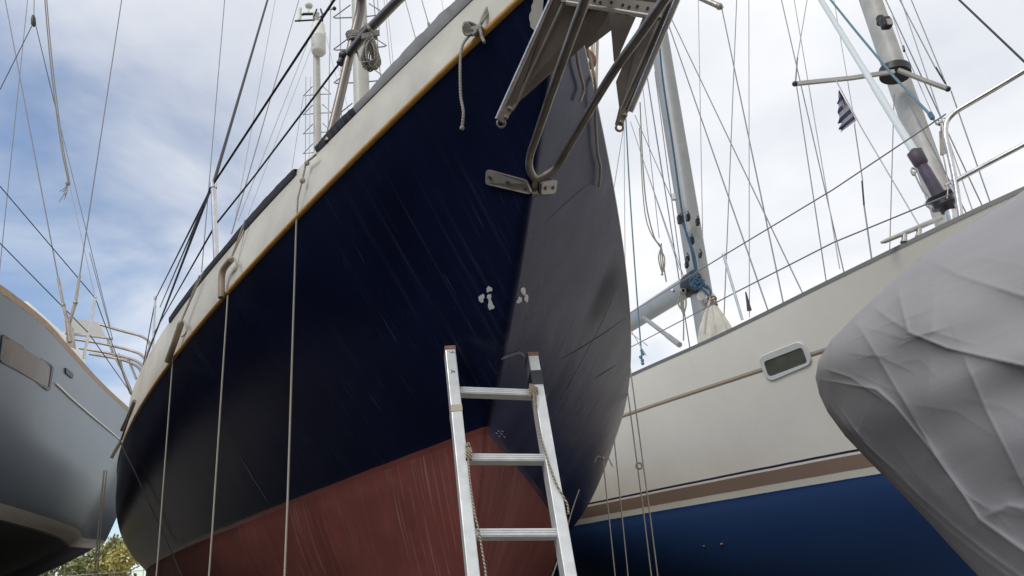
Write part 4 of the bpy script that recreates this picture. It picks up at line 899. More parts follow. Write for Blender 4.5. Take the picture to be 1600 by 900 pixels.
for (x0, y0, x1, y1_, r, mt) in [(1221, 0, 1322, 440, .008, 'wire'), (1244, 130, 1291, 440, .008, 'wire'), (1261, 0, 1246, 90, .008, 'wire_pale'), (1246, 90, 1243, 130, .012, 'wire'), (1241, 0, 1312, 420, .007, 'wire_pale'),
    (1303, 0, 1336, 195, .006, 'wire_pale'), (1335, 195, 1348, 283, .008, 'wire'), (1347, 283, 1350, 320, .013, 'wire_dark'), (1350, 320, 1362, 405, .011, 'wire'), (1397, 147, 1390, 395, .007, 'wire'),
    (1406, 0, 1462, 107, .009, 'wire'), (1424, 0, 1481, 138, .008, 'wire'), (1462, 105, 1477, 130, .014, 'wire_dark'), (1384, 0, 1541, 335, .009, 'wire'), (1420, 160, 1516, 345, .009, 'wire'), (1486, 142, 1552, 330, .009, 'wire'), (1408, 0, 1525, 345, .008, 'wire_pale'), (1393, 20, 1412, 78, .006, 'wire_pale'), (1412, 76, 1462, 190, .006, 'wire_pale'), (1411, 72, 1413, 80, .018, 'wire_dark')]:
    a_ = (x0 + (x0 - x1) * .5, y0 - (y1_ - y0) * .5, yB + .3) if y0 <= 0 else (x0, y0, yB)
    wire('shroud', [a_, (x1, y1_, yB - .2)], r, mt, far)
wire('flag_halyard', [(1306, 125, yB - .3), (1348, 203, yB - .6), (1436, 352, yB - 1.2)], .008, 'wire_pale', far)
wire('backstay', [(1440, -50, 3.6), (1499, 0, 3.4), (1600, 96, 3.1), (1700, 190, 2.9)], .006, 'wire_dark', white)
# tattered flag
b = MB(); yG = yB - .5; P = []
pole = [(1311, 140), (1321, 158), (1331, 174), (1339, 189)]; fly = [(1310, 148), (1309, 170), (1311, 192), (1312, 207)]
pole = [(1311, 140), (1318, 152), (1325, 164), (1332, 177), (1338, 188)]; fly = [(1310.5, 142), (1309.5, 160), (1310, 178), (1312, 195), (1313, 207)]
ii = np.linspace(0, 1, 17); rows = []
for i in ii:
    p0 = np.array([np.interp(i, np.linspace(0, 1, 5), [p[k] for p in pole]) for k in (0, 1)]); p1 = np.array([np.interp(i, np.linspace(0, 1, 5), [p[k] for p in fly]) for k in (0, 1)])
    rag = 1 + .12 * math.sin(i * 31) + .08 * math.sin(i * 57)
    rows.append([at(*(p0 + (p1 - p0) * t * (rag if t > .8 else 1)), yG + .05 * math.sin(5 * t + 3 * i)) for t in np.linspace(0, 1, 13)])
front = rows; back = [[p + np.array([0, .006, 0]) for p in r_] for r_ in rows]
b.grid(front); b.grid(back, flip=True)
nt_ = bpy.data.materials.new('flag_cloth'); nt_.use_nodes = True; t = nt_.node_tree; bs = t.nodes['Principled BSDF']; bs.inputs['Roughness'].default_value = .9
fl = single('flag', b, nt_, 'small tattered blue and white striped flag under the long spreader', 'flag')
me = fl.data; at_ = me.attributes.new('stripe', 'FLOAT', 'POINT')
vals = []
for g in range(2):
    for i in range(17):
        for j in range(13): vals.append((i / 16) * 9 if not (i < 8 and j < 6) else -1 - ((i in (3, 4)) or (j in (2, 3))))
if len(me.vertices) == len(vals): at_.data.foreach_set('value', vals)
an = N(t, 'ShaderNodeAttribute', attribute_name='stripe'); md = math_(t, 'PINGPONG', an.outputs['Fac'], 1.0); gt = math_(t, 'GREATER_THAN', md, .5)
mi = N(t, 'ShaderNodeMix', data_type='RGBA'); t.links.new(gt, mi.inputs[0]); mi.inputs[6].default_value = (.03, .03, .075, 1); mi.inputs[7].default_value = (.30, .29, .33, 1); t.links.new(mi.outputs[2], bs.inputs['Base Color'])

# ================================================================== grey yacht on the left
ga = np.array([0.0, 1.0, 0]); ga /= np.linalg.norm(ga)
grey = frame(-5.29, -3.4, ga, 'grey_sailboat', 'grey hulled sailboat with teak toe rail and dark bottom, left of the navy boat')
gtab = ([0, .6, 1.5, 3, 5, 7, 7.8, 8.4, 9.0, 10.1, 11.4, 12.2], [0, .45, .95, 1.5, 1.85, 1.98, 1.93, 1.83, 1.66, 1.33, .98, .78], [4.1, 4.03, 3.95, 3.82, 3.71, 3.65, 3.64, 3.64, 3.64, 3.65, 3.68, 3.70],
        [1.1, 3, 5, 7, 8.4, 9.6, 10.4, 11.0, 11.7], [0, .85, 1.45, 1.62, 1.52, 1.25, 1.02, .8, .42])
gmb = hull(yacht(gtab, 1.1, 2.43, 12.2, 1.25, 4.4, .03))
M['grey_hull'] = hull_mat('grey_hull_paint', [(0, (.035, .036, .034)), (2.33, (.60, .55, .48)), (2.43, (.175, .20, .235))], rough=.34, low_z=2.33, low_rough=.7, blot=.05, bump=.012,
                          streaks=[dict(scale=(3, 3, 8), lo=.55, hi=.75, amt=.3, col=(.10, .09, .075), patch=1.3, where='low'), dict(scale=(12, 12, 1.2), lo=.62, hi=.85, amt=.25, col=(.28, .29, .30), patch=1, where='high')])
obj('hull', gmb, M['grey_hull'], grey)
WG = world(grey); bvh_g = BVHTree.FromPolygons([WG @ Vector(v) for v in gmb.v], gmb.f)
def gw(s, y, z): return np.array(WG @ Vector((s, y, z)))
def g_edge(s, up=0, inn=0, side=-1): return gw(s, side * (float(pchip(gtab[0], gtab[1], s)) - inn), float(pchip(gtab[0], gtab[2], s)) + up)
GS = np.linspace(.05, 12.2, 60)
for sd_ in (1, -1):
    b = MB(); b.beam([g_edge(s, .02, .015, sd_) for s in GS], .05, .03, (0, 0, 1)); obj('toe_rail', b, M['teak'], grey)
b = MB(); b.grid([[g_edge(s, 0, .005, 1) for s in GS], [gw(s, 0, float(pchip(gtab[0], gtab[2], s)) + .07) for s in GS], [g_edge(s, 0, .005, -1) for s in GS]]); obj('deck', b, M['gelcoat'], grey)
fin(grey, 5.0, 7.2, 1.3, .2, .18, mat('keel_dark', (.03, .03, .028), .8))
def ghit(px, py, off=0): return hit(bvh_g, px, py, off)
def gpatch(px, off):
    pts = [ghit(x, y, off) for x, y in px]; return pts
rim = rounded([(2, 521), (82, 572), (76, 612), (-3, 563)], .12, 3); pane = rounded([(6, 526), (79, 573), (74, 606), (1, 560)], .1, 3)
b = MB(); b.grid([gpatch(rim, .004), gpatch(rim, .012), gpatch(pane, .010), gpatch(pane, .001)], closed=True, smooth=False); gwin = obj('window', b, mat('window_rim_dark', (.06, .065, .07), .4), grey)
b = MB(); c4 = [np.array(p, float) for p in ((3, 523), (80, 572), (75, 608), (-1, 562))]
b.grid([[ghit(*((c4[0] * (1 - u) + c4[1] * u) * (1 - v) + (c4[3] * (1 - u) + c4[2] * u) * v), .006) for u in np.linspace(0, 1, 16)] for v in np.linspace(0, 1, 8)]); obj('curtained_pane', b, M['curtain'], gwin)
b = MB(); q = [(86, 599), (110, 622), (140, 648), (168, 671), (190, 690)]; b.tube([ghit(x, y, .004) for x, y in q if ghit(x, y, .004) is not None], .009, 8); obj('cove_line', b, M['white'], grey)
b = MB(); q = gpatch(rounded([(101, 574), (113, 584), (112, 592), (101, 583)], .2), .006); b.slab(q, .008); vent = obj('vent', b, M['black'], grey)
# windscreen/cabin
Yw = 5.2
def gdeck(px, py, y): return at(px, py, y)
gz = 3.72
b = MB(); prof = [(-.95, 0), (-.86, .34), (-.72, .44), (.72, .44), (.86, .34), (.95, 0)]
b.grid([[gw(s, y * k, gz + z * kz) for y, z in prof] for s, k, kz in ((4.0, .5, .05), (5.2, .85, .8), (7.0, 1.08, 1), (8.2, 1.25, 1.05), (8.25, 1.25, .9))], smooth=False); obj('coachroof', b, M['gelcoat'], grey)
hood = []
for s, k, h in ((8.9, 1.1, .30), (9.05, 1.2, .5), (9.4, 1.22, .62), (10.4, 1.0, .58)):
    hood.append([gw(s, y * k, gz + z * h) for y, z in [(-1, 0), (-1, .25), (-.95, .6), (-.8, .88), (-.5, 1), (.5, 1), (.8, .88), (.95, .6), (1, .25), (1, 0)]])
b = MB(); b.grid(hood); b.add([hood[0][k] for k in range(10)], [tuple(range(10))], False); dh = obj('sprayhood', b, M['white'], grey)
# chainplate, turnbuckles and shrouds
Yc = None
for s in np.linspace(6, 12, 300):
    P = g_edge(s, .07, .05); q = proj(P)
    if Yc is None or abs(q[0] - 110) < Yc[0]: Yc = (abs(q[0] - 110), P[1])
Yg = Yc[1]
def gy(px, py, d=0): return at(px, py, Yg + d)
kg = Yg / F * 1.1
b = MB(); b.tube([gy(110, 535), gy(107, 508), gy(106, 500)], kg * 4, 8); b.slab([gy(104, 510), gy(114, 512), gy(118, 545), gy(105, 540)], .02); obj('chainplate', b, M['steel_dull'], grey)
for top_, knuckle, foot_, hi in (((8, 0), (99, 477), (106, 503), (-37, -220)), ((190, 0), (118, 473), (109, 503), (225, -220))):
    b = MB(); b.tube([gy(*foot_), gy(*knuckle)], kg * 2.6, 8); b.ball(gy(*knuckle), kg * 3.8, 8); b.tube([gy(*knuckle), gy(knuckle[0] + (top_[0] - knuckle[0]) * .09, knuckle[1] + (top_[1] - knuckle[1]) * .09)], kg * 2.2, 8); obj('turnbuckle', b, M['steel_dull'], grey)
    wire('shroud', [(knuckle[0], knuckle[1], Yg), (top_[0], top_[1], Yg), (hi[0], hi[1], Yg)], .005, 'wire', grey)
for (x0, y0, x1, y1_, d, r, mt) in [(43, 0, -2, 435, .3, .005, 'wire'), (0, 140, 52, 36, -.2, .005, 'wire_dark'), (56, 40, 86, 165, .2, .005, 'wire_dark'), (86, 165, 172, 510, .4, .005, 'wire'), (54, -60, 53, 30, 0, .004, 'wire_dark'), (109, 290, 148, 462, .3, .004, 'wire_pale'), (140, 395, 176, 530, .6, .005, 'wire')]:
    wire('flag_halyard' if r == .004 else 'shroud', [(x0, y0, Yg + d), (x1, y1_, Yg + d)], r * .75, mt, grey)
b = MB(); b.tube([gy(52, 24), gy(52, 29), gy(52.5, 38), gy(53, 41)], [kg * x for x in (2, 4, 4.2, 2)], 10); obj('block', b, M['black'], grey)
b = MB(); b.tube(smooth_path([gy(66, -60), gy(70, 0), gy(80, 110), gy(95, 225), gy(107, 286)]), .0055, 6); b.tube(smooth_path([gy(70, -60), gy(73, 0), gy(83, 110), gy(97, 220), gy(109, 286)]), .0055, 6)
b.ball(gy(106, 287), kg * 4, 8)
for x, y in ((93, 299), (92, 316), (101, 306), (98, 300), (100, 312)): b.tube(smooth_path([gy(105, 289), gy((105 + x) / 2 + 2, (289 + y) / 2), gy(x, y)]), .0035, 6)
single('flag_halyard_tail', b, M['rope_grey'], 'doubled grey line ending in a frayed knot, hanging in the sky above the grey boat', 'rope').name = 'halyard'
# stanchions, lifelines, stern rail and solar panel
def gst(px):
    best = None
    for s in np.linspace(5, 12.1, 400):
        P = g_edge(s, .07, .05); q = proj(P)
        if best is None or abs(q[0] - px) < best[0]: best = (abs(q[0] - px), P)
    return best[1]
P1 = gst(132); b = MB(); b.tube([at(131, 560, P1[1]), at(149, 466, P1[1])], .0125, 10); b.ball(at(149, 465, P1[1]), .017, 8); obj('stanchion', b, M['steel'], grey)
wire('lifeline', [(-40, 255, P1[1] - 1.3), (0, 291, P1[1] - 1.1), (149, 466, P1[1]), (205, 618, P1[1] + 1.7)], .0042, 'wire_dark', grey)
wire('lifeline', [(-40, 345, P1[1] - 1.3), (0, 380, P1[1] - 1.1), (138, 520, P1[1]), (207, 618, P1[1] + 1.7)], .0042, 'wire_dark', grey)
ys = 8.3; kS = ys / F * 1.1
for pts_ in ([(150, 505), (190, 517), (222, 526), (234, 538), (228, 560), (214, 620)], [(116, 530), (160, 537), (205, 548), (222, 556), (228, 572), (214, 625)], [(118, 543), (170, 552), (210, 563), (224, 574), (226, 585)], [(140, 553), (190, 562), (216, 574), (222, 590)]):
    b = MB(); b.tube(smooth_path([at(*p, ys) for p in pts_], 6), kS * 2.0, 10); obj('stern_rail', b, M['steel_dull'], grey)
for pts_ in ([(168, 530), (178, 555), (192, 580), (206, 613)], [(200, 560), (213, 592)], [(185, 553), (193, 585), (204, 615)]):
    b = MB(); b.tube([at(*p, ys) for p in pts_], kS * 1.8, 8); obj('rail_brace', b, M['steel_dull'], grey)
b = MB(); b.slab([at(100, 498, 7.4), at(152, 505, 8.0), at(165, 528, 7.6), at(104, 521, 7.0)], .03); sp_ = obj('solar_panel', b, mat('panel_underside', (.40, .39, .36), .6), grey)
b = MB(); b.tube([at(100, 520, 7.0), at(165, 528, 7.55), at(176, 530, 7.6)], .015, 8); obj('support_bar', b, M['steel'], sp_)
# stern quarter details seen at the edge: small mooring fairleads on the teak rail

# ================================================================== ladder leaning on the bow
hl = hit(bvh_navy, 703, 553); YL = hl[1] - .05 if hl is not None else 2.0
def plane_pt(px, py, n, p0):
    d = ray(px, py); return EYE + d * (np.dot(p0 - EYE, n) / np.dot(d, n))
L0 = at(703, 553, YL); lean = R(17); yaw = R(9)
tr = np.array([math.cos(yaw), math.sin(yaw), 0])                       # across the ladder
upv = np.array([-math.sin(yaw) * math.sin(lean), math.cos(yaw) * math.sin(lean), math.cos(lean)])
nl = np.cross(tr, upv)
def LP(px, py): return plane_pt(px, py, nl, L0)
lt, lb = LP(703, 553), LP(738.5, 900); rt, rb = LP(831, 563), LP(888, 900)
def ext(a, c): d_ = c - a; return a + d_ * ((a[2] - .02) / -d_[2])
lf, rf = ext(lt, lb), ext(rt, rb)
ladder = thing('ladder', 'worn aluminium ladder with square rungs leaning against the navy bow', 'ladder', tuple((lf + rf) / 2))
kL = YL / F * 1.08; RWD, RDP = 15.5 * kL, .062
for a_, c_ in ((lt, lf), (rt, rf)):
    b = MB(); b.beam([a_, c_], RWD, RDP, tr); rl = obj('rail', b, M['alloy'], ladder, bevel=.0025)
    b = MB(); d_ = (a_ - c_) / np.linalg.norm(a_ - c_); b.beam([a_ - d_ * .004, a_ + d_ * .008], RWD * 1.08, RDP * 1.06, tr); obj('end_cap', b, mat('worn_red_cap', (.30, .16, .11), .7, 0, .3, 30), rl, bevel=.002)
def rpos(y, left): a_, c_ = (lt, lb) if left else (rt, rb); y0, y1_ = (553, 900) if left else (563, 900); x = np.interp(y, [y0, y1_], [703, 738.5] if left else [831, 888]); return LP(x, y)
ry = [(612.5, 617.5), (717.5, 718.5), (835.5, 835)]
pl_, pr_ = [rpos(a_, 1) for a_, _ in ry], [rpos(c_, 0) for _, c_ in ry]
dl_, dr_ = (pl_[2] - pl_[0]) / 2, (pr_[2] - pr_[0]) / 2; k = 3
while pl_[-1][2] > .35: pl_.append(pl_[-1] + dl_); pr_.append(pr_[-1] + dr_)
for a_, c_ in zip(pl_, pr_):
    b = MB(); u = (c_ - a_) / np.linalg.norm(c_ - a_); a2 = a_ + u * RWD * .42; c2 = c_ - u * RWD * .42
    b.beam([a2, c2], 11 * kL, .030, upv)
    for o_ in (-.3, .0, .28): b.beam([a2 - nl * 0 + upv * 11 * kL * o_ + np.cross(u, upv) * .0155, c2 + upv * 11 * kL * o_ + np.cross(u, upv) * .0155], 2.0 * kL, .004, upv)
    obj('rung', b, M['alloy'], ladder, bevel=.002)
fr_n = np.cross(tr, upv); fr_n = fr_n * (1 if np.dot(fr_n, EYE - lt) > 0 else -1)
b = MB(); q0, q1 = rpos(588, 0), rpos(609, 0); b.beam([q0, q1], RWD * 1.1, RDP * 1.1, tr); obj('tape_wrap', b, M['tape'], ladder)
b = MB(); q0, q1 = rpos(641, 1), rpos(651, 1); b.beam([q0, q1], RWD * 1.05, RDP * 1.05, tr); obj('tape_wrap', b, M['tape_tan'], ladder)
b = MB()
for pts_ in ([(702, 558.5), (704, 561), (707, 559)], [(706, 558), (709.5, 561)], [(704, 587), (706, 591), (704, 592)], [(706, 588), (708.5, 589), (710, 591.5)], [(705, 590.5), (710, 589.5)]):
    b.tube([LP(*p) + fr_n * (RDP / 2 + .0006) for p in pts_], .0009, 5)
obj('scribble', b, M['ink'], ladder)
# flecked cords on the ladder
b = MB(); fo = fr_n * (RDP / 2 + .007)
def lc(px, py, o=1.0): return LP(px, py) + fr_n * .036 * o
b.tube(smooth_path([lc(829, 610), lc(831, 625), lc(833, 650), lc(838, 680), lc(846, 706), lc(855, 735), lc(866, 765), lc(876, 783), lc(883, 797), lc(885, 812)], 8), .0027, 8)
for k in range(5): b.tube(smooth_path([lc(826 + 2.6 * k, 609 + 1.4 * k, .9), lc(826 + 2.6 * k, 618, 1.1), lc(827 + 2.6 * k, 629 - k, .9), lc(828 + 2.6 * k, 620, .2), lc(826 + 2.6 * k, 609, .3)]), .0027, 6)
b.tube(smooth_path([lc(834, 615), lc(836, 630), lc(834, 645), lc(832, 640), lc(834, 622)]), .0025, 6)
single('cord', b, M['rope_fleck'], 'flecked brown cord tied to the top rung and trailing down the right rail', 'cord')
b = MB(); b.tube(smooth_path([lc(731, 706), lc(731, 735), lc(734, 768), lc(740, 808), lc(747, 840), lc(752, 870), lc(757, 902), lc(760, 940)], 8), .0027, 8)
for k in range(4): b.tube(smooth_path([lc(727 + 2.4 * k, 705 + k, .9), lc(728 + 2.4 * k, 716, 1.1), lc(728 + 2.2 * k, 727, .9), lc(729 + 2.2 * k, 716, .2), lc(727 + 2.4 * k, 705, .4)]), .0027, 6)
b.ball(lc(730, 705), .008, 8)
single('cord', b, M['rope_fleck'], 'flecked brown cord tied to the second rung and hanging beside the left rail', 'cord')

# ================================================================== canvas covered boat at the right edge
Tp = np.array([(1274, 590), (1279, 562), (1300, 530), (1340, 489), (1390, 444), (1440, 400), (1490, 367), (1545, 333), (1600, 297), (1665, 258), (1740, 215), (1850, 165)], float)
Bp = np.array([(1274, 590), (1280, 616), (1293, 644), (1320, 681), (1360, 723), (1400, 763), (1450, 815), (1490, 859), (1530, 902), (1580, 955), (1650, 1020), (1760, 1110)], float)
NUc, NVc = 250, 220
folds = [  # polyline, height, width on each side of the crease (photo pixels)
    ([(1277, 592), (1369, 608), (1397, 633), (1452, 700), (1497, 761), (1530, 811), (1600, 861), (1700, 930)], .050, 16, 75),
    ([(1402, 440), (1408, 475), (1419, 519), (1480, 544), (1600, 572), (1740, 610)], .045, 60, 14),
    ([(1330, 495), (1345, 515), (1386, 583), (1452, 694), (1480, 740)], .030, 40, 12),
    ([(1291, 622), (1336, 689), (1402, 756), (1480, 828), (1536, 872), (1640, 950)], .022, 9, 26),
    ([(1300, 622), (1350, 690), (1412, 752), (1490, 822), (1546, 866), (1650, 940)], .016, 6, 10),
    ([(1355, 470), (1385, 495), (1419, 517)], .022, 18, 9), ([(1500, 545), (1540, 640), (1600, 760), (1680, 850)], .03, 55, 16),
    ([(1440, 400), (1500, 430), (1620, 470), (1740, 500)], .022, 40, 14), ([(1285, 575), (1330, 590), (1380, 625)], .016, 12, 7), ([(1530, 811), (1575, 790), (1640, 800), (1740, 830)], .03, 10, 45), ([(1300, 650), (1400, 735), (1450, 790)], .012, 8, 6)]
def arc(P, n):
    d = np.r_[0, np.cumsum(np.linalg.norm(np.diff(P, axis=0), axis=1))]; q = np.linspace(0, 1, n) ** 1.2 * d[-1]
    return np.stack([np.interp(q, d, P[:, 0]), np.interp(q, d, P[:, 1])], 1)
rgt = np.random.default_rng(11)
for _ in range(26):                         # minor tension wrinkles, fanning out of the nose and running along the bottom edge
    x0 = rgt.uniform(1310, 1600); lo_ = np.interp(x0, Tp[2:, 0], Tp[2:, 1]); hi_ = np.interp(x0, Bp[2:, 0], Bp[2:, 1]); y0 = rgt.uniform(lo_ + 10, hi_ - 10)
    a_ = math.atan2(y0 - 590, x0 - 1274) * .55 + rgt.normal() * .30 + .35; L_ = rgt.uniform(50, 190); bend = rgt.normal() * 12
    p_ = [(x0, y0), (x0 + L_ * .5 * math.cos(a_) - bend * math.sin(a_), y0 + L_ * .5 * math.sin(a_) + bend * math.cos(a_)), (x0 + L_ * math.cos(a_), y0 + L_ * math.sin(a_))]
    folds.append((p_, rgt.uniform(.002, .0065), rgt.uniform(5, 22), rgt.uniform(3, 9)))
Ta, Ba = arc(Tp, NUc), arc(Bp, NUc); vv = np.linspace(0, 1, NVc)
PX = Ta[:, None, :] * (1 - vv)[None, :, None] + Ba[:, None, :] * vv[None, :, None]
uu = np.linspace(0, 1, NUc)
disp = np.zeros((NUc, NVc))
for poly, h, wl_, wr_ in folds:
    h *= .62
    poly = np.array(poly, float); best = np.full(disp.shape, 1e9); sgn = np.ones(disp.shape); along = np.zeros(disp.shape)
    for i in range(len(poly) - 1):
        a_, c_ = poly[i], poly[i + 1]; d_ = c_ - a_; q = PX - a_; t = np.clip((q @ d_) / (d_ @ d_), 0, 1)
        e_ = q - t[..., None] * d_; dd_ = np.hypot(e_[..., 0], e_[..., 1]); cr_s = np.sign(d_[0] * q[..., 1] - d_[1] * q[..., 0])
        m_ = dd_ < best; best[m_] = dd_[m_]; sgn[m_] = cr_s[m_]; along[m_] = (i + t[m_]) / (len(poly) - 1)
    w_ = np.where(sgn > 0, wr_, wl_); endf = np.clip(np.minimum(along, 1 - along) * 6 + .15, 0, 1)
    disp += h * endf * (np.exp(-(best / w_) ** .85) + .10 * np.exp(-(best / 2.6) ** 2))
X_, Y_ = PX[..., 0], PX[..., 1]
disp += .009 * np.sin(X_ / 47 + Y_ / 31 + 2 * np.sin(Y_ / 90)) + .0025 * np.sin(Y_ / 23 - X_ / 38 + np.sin(X_ / 60))
edge_f = np.clip(np.minimum(vv, 1 - vv) * 9, 0, 1)[None, :] * np.clip(uu * 14, 0, 1)[:, None]
base = 2.75 - 1.0 * uu
hw = np.clip(uu * 2.2, 0, 1) ** .7
bul = (.31 * np.sin(math.pi * vv[None, :] ** .72) ** .75) * hw[:, None]
Yfront = base[:, None] - bul - disp * (.35 + .65 * edge_f)
front = [[at(PX[i, j, 0], PX[i, j, 1], Yfront[i, j]) for j in range(NVc)] for i in range(NUc)]
back = [[at(PX[i, j, 0], PX[i, j, 1], base[i] + .75 * math.sin(math.pi * vv[j]) ** .8 * hw[i]) for j in range(0, NVc, 3)] for i in range(0, NUc, 3)]
back = [[p + np.array([0, 0, 0.0]) for p in r_] for r_ in back]
b = MB(); b.grid(front, flip=False); b.grid([[at(PX[i, j, 0], PX[i, j, 1], base[i] + (.75 * math.sin(math.pi * vv[j]) ** .8 * hw[i])) for j in range(NVc)] for i in range(NUc)], flip=True)
M['tarp'] = mat('silver_grey_tarp', (.285, .28, .288), .7, 0, .05, 3.0, .10, 90, stretch=(1, 1, 4))
tn = M['tarp'].node_tree; bsd = tn.nodes['Principled BSDF']
wv = N(tn, 'ShaderNodeTexWave', wave_type='BANDS', bands_direction='DIAGONAL'); wv.inputs['Scale'].default_value = 75; wv.inputs['Distortion'].default_value = 4; wv.inputs['Detail'].default_value = 3; wv.inputs['Detail Scale'].default_value = 3
tcn = N(tn, 'ShaderNodeTexCoord'); tn.links.new(tcn.outputs['Object'], wv.inputs['Vector']); bpn = [n for n in tn.nodes if n.type == 'BUMP'][0]
bp2 = N(tn, 'ShaderNodeBump'); bp2.inputs['Strength'].default_value = .05; bp2.inputs['Distance'].default_value = .004; tn.links.new(wv.outputs[0], bp2.inputs['Height']); tn.links.new(bpn.outputs[0], bp2.inputs['Normal']); tn.links.new(bp2.outputs[0], bsd.inputs['Normal'])
cover = thing('covered_boat', 'boat bow wrapped in a creased grey canvas cover, at the right edge', 'boat', (1.9, 1.7, 0))
obj('canvas_cover', b, M['tarp'], cover)
for x, y in ((1.75, 1.75), (2.35, 1.45)):
    b = MB(); b.beam([(x, y, 0), (x, y, 1.35)], .12, .12, (1, 0, 0)); obj('timber_prop', b, M['wood'], cover, bevel=.006)

# ------------------------------------------------------------------ jack stands and keel blocks
def jack(P, n, label, zb=0.0):
    """P: point on the hull, n: outward normal (down)"""
    P = np.asarray(P, float); n = np.asarray(n, float); c = P + n * .03
    foot = np.array([P[0] + n[0] * .25, P[1] + n[1] * .25, 0])
    t = thing('jack_stand', label, 'boat stand', tuple(foot))
    h = c - foot; head = c
    u = np.cross(n, [0, 0, 1.0]); u = u / (np.linalg.norm(u) + 1e-9); v = np.cross(n, u)
    b = MB(); b.slab([c + u * .13 + v * .09, c - u * .13 + v * .09, c - u * .13 - v * .09, c + u * .13 - v * .09], .045); obj('pad', b, M['wood'], t, bevel=.004)
    b = MB(); b.slab([c + n * .028 + u * .11 + v * .075, c + n * .028 - u * .11 + v * .075, c + n * .028 - u * .11 - v * .075, c + n * .028 + u * .11 - v * .075], .008); obj('pad_plate', b, M['rust'], t)
    mid = foot + h * .55
    b = MB(); b.tube([head + n * .03, mid], .019, 10); b.box(mid + (head - mid) * .25, (.09, .03, .03)); obj('screw', b, M['rust'], t)
    b = MB(); b.tube([mid + (head - mid) * .12, foot + h * .2], .034, 12); obj('post', b, M['rust'], t)
    for k in range(3):
        a_ = k * 2.094 + .4; e = foot + np.array([.36 * math.cos(a_), .36 * math.sin(a_), .02]); b = MB(); b.tube([foot + h * .5, e], .017, 8); b.box(e, (.08, .08, .03)); obj('leg', b, M['rust'], t)
def hull_pt(bvh, x, y, zmax=1.9):
    p, n, i, d = bvh.ray_cast(Vector((x, y, .25)), Vector((0, 0, 1)))
    if p is None: return None
    if n.z > 0: n = -n
    return np.array(p), np.array(n)
for bv, x, y, lab in [(bvh_navy, -.75, 4.0, 'rusty tripod stand propping the near port side of the navy hull'), (bvh_navy, -.1, 7.2, 'rusty tripod stand propping the starboard side of the navy hull'), (bvh_navy, -2.6, 6.6, 'rusty tripod stand under the port quarter of the navy hull'),
                      (bvh_g, -4.35, 4.6, 'rusty tripod stand under the starboard side of the grey hull'), (bvh_g, -4.5, 2.0, 'rusty tripod stand under the forward part of the grey hull'), (bvh_w, 1.7, 8.4, 'rusty tripod stand under the middle of the cream boat'), (bvh_w, 2.8, 6.9, 'rusty tripod stand under the bow of the cream boat')]:
    r_ = hull_pt(bv, x, y)
    if r_ is not None: jack(r_[0], r_[1], lab)
for (x, y, rz, lab) in [(-1.2, 6.2, -NA, 'concrete block under the navy keel'), (-5.1, 2.7, 0, 'concrete block under the grey keel'), (1.9, 9.8, -.38, 'concrete block under the cream boat keel'), (4.9, 11.2, -.38, 'concrete block under the hidden sailboat keel')]:
    b = MB(); c_, s_ = math.cos(rz), math.sin(rz); b.box((x, y, .10 if 'navy' not in lab else .27), (.6, .9, .20 if 'navy' not in lab else .54), np.array([[c_, -s_, 0], [s_, c_, 0], [0, 0, 1]])); single('keel_block', b, M['concrete'], lab, 'block', bevel=.01)

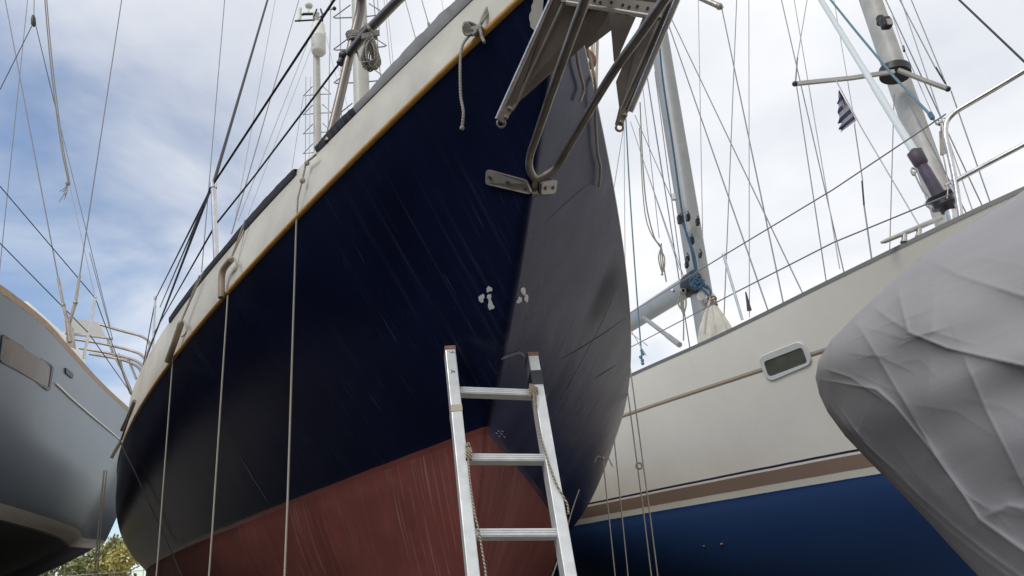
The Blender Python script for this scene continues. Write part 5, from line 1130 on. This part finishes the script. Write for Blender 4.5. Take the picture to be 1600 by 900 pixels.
# ------------------------------------------------------------------ fence and shrubs beyond the yard
fy = 13.5
fence = thing('wire_fence', 'wire mesh fence with thin steel posts in front of the shrubs', 'fence', (-9, fy, 0))
for x in np.arange(-24, 10, 2.5):
    b = MB(); b.tube([(x, fy, 0), (x, fy, 2.5)], .028, 8); obj('post', b, M['steel_dull'], fence)
b = MB()
for z in np.arange(.15, 2.5, .2): b.tube([(-24, fy + .03, z), (8.5, fy + .03, z)], .005, 4)
for x in np.arange(-24, 8.5, .25): b.tube([(x, fy + .03, .05), (x, fy + .03, 2.45)], .005, 4)
obj('wire_mesh', b, M['wire_pale'], fence)
LEAF = [mat('olive_leaf', (.22, .22, .08), .6, 0, .3, 2), mat('yellow_leaf', (.46, .40, .12), .6, 0, .25, 2), mat('dark_leaf', (.10, .125, .065), .6, 0, .3, 2)]
def leaves(c, rad, n, size, mb, rng):
    for _ in range(n):
        d = rng.normal(size=3); d /= np.linalg.norm(d); p = np.asarray(c) + d * rad * rng.uniform(.25, 1) ** .5 * np.array([1, 1, .85])
        u = rng.normal(size=3); u /= np.linalg.norm(u); v = np.cross(u, rng.normal(size=3)); v /= np.linalg.norm(v); s = size * rng.uniform(.6, 1.3)
        mb.add([p - u * s, p + v * s * .45, p + u * s, p - v * s * .45], [(0, 1, 2, 3)], False)
rng = np.random.default_rng(4)
kinds = ['olive', 'yellow green', 'dark green']
spots = [(-8.6, 15, 3.1, 0, 'olive shrub behind the fence, seen under the grey stern'), (-10.4, 15.5, 2.6, 1, 'yellow green shrub behind the fence, left of the olive one'), (-7.4, 14.6, 2.9, 1, 'yellow green shrub behind the fence, between the grey and navy hulls'), (-6.6, 16, 3.5, 2, 'dark green shrub behind the fence, against the navy hull edge'), (-12.2, 16, 2.6, 2, 'dark green shrub behind the fence, farthest left'), (-5.4, 15, 2.5, 0, 'low olive shrub behind the fence, hidden partly by the navy hull'), (1.2, 24, 2.2, 2, 'dark green shrub far behind the ladder foot')]
for x, y, h, k, lab in spots:
    t = thing('shrub', lab, 'shrub', (x, y, 0), 0, 'shrubs behind the fence'); cb2 = MB(); sb = MB()
    for i in range(16):
        a_ = rng.uniform(0, 6.28); r_ = rng.uniform(.2, 1.1); z = rng.uniform(.35, h - .2); c = np.array([x + r_ * math.cos(a_), y + r_ * math.sin(a_), z])
        leaves(c, rng.uniform(.3, .5), 330, .055, cb2, rng); sb.tube([(x + .1 * math.cos(a_), y + .1 * math.sin(a_), 0), (x + .5 * r_ * math.cos(a_), y + .5 * r_ * math.sin(a_), z * .6), c], [.03, .02, .008], 5)
    obj('foliage', cb2, LEAF[k], t); obj('stem', sb, M['wood'], t)
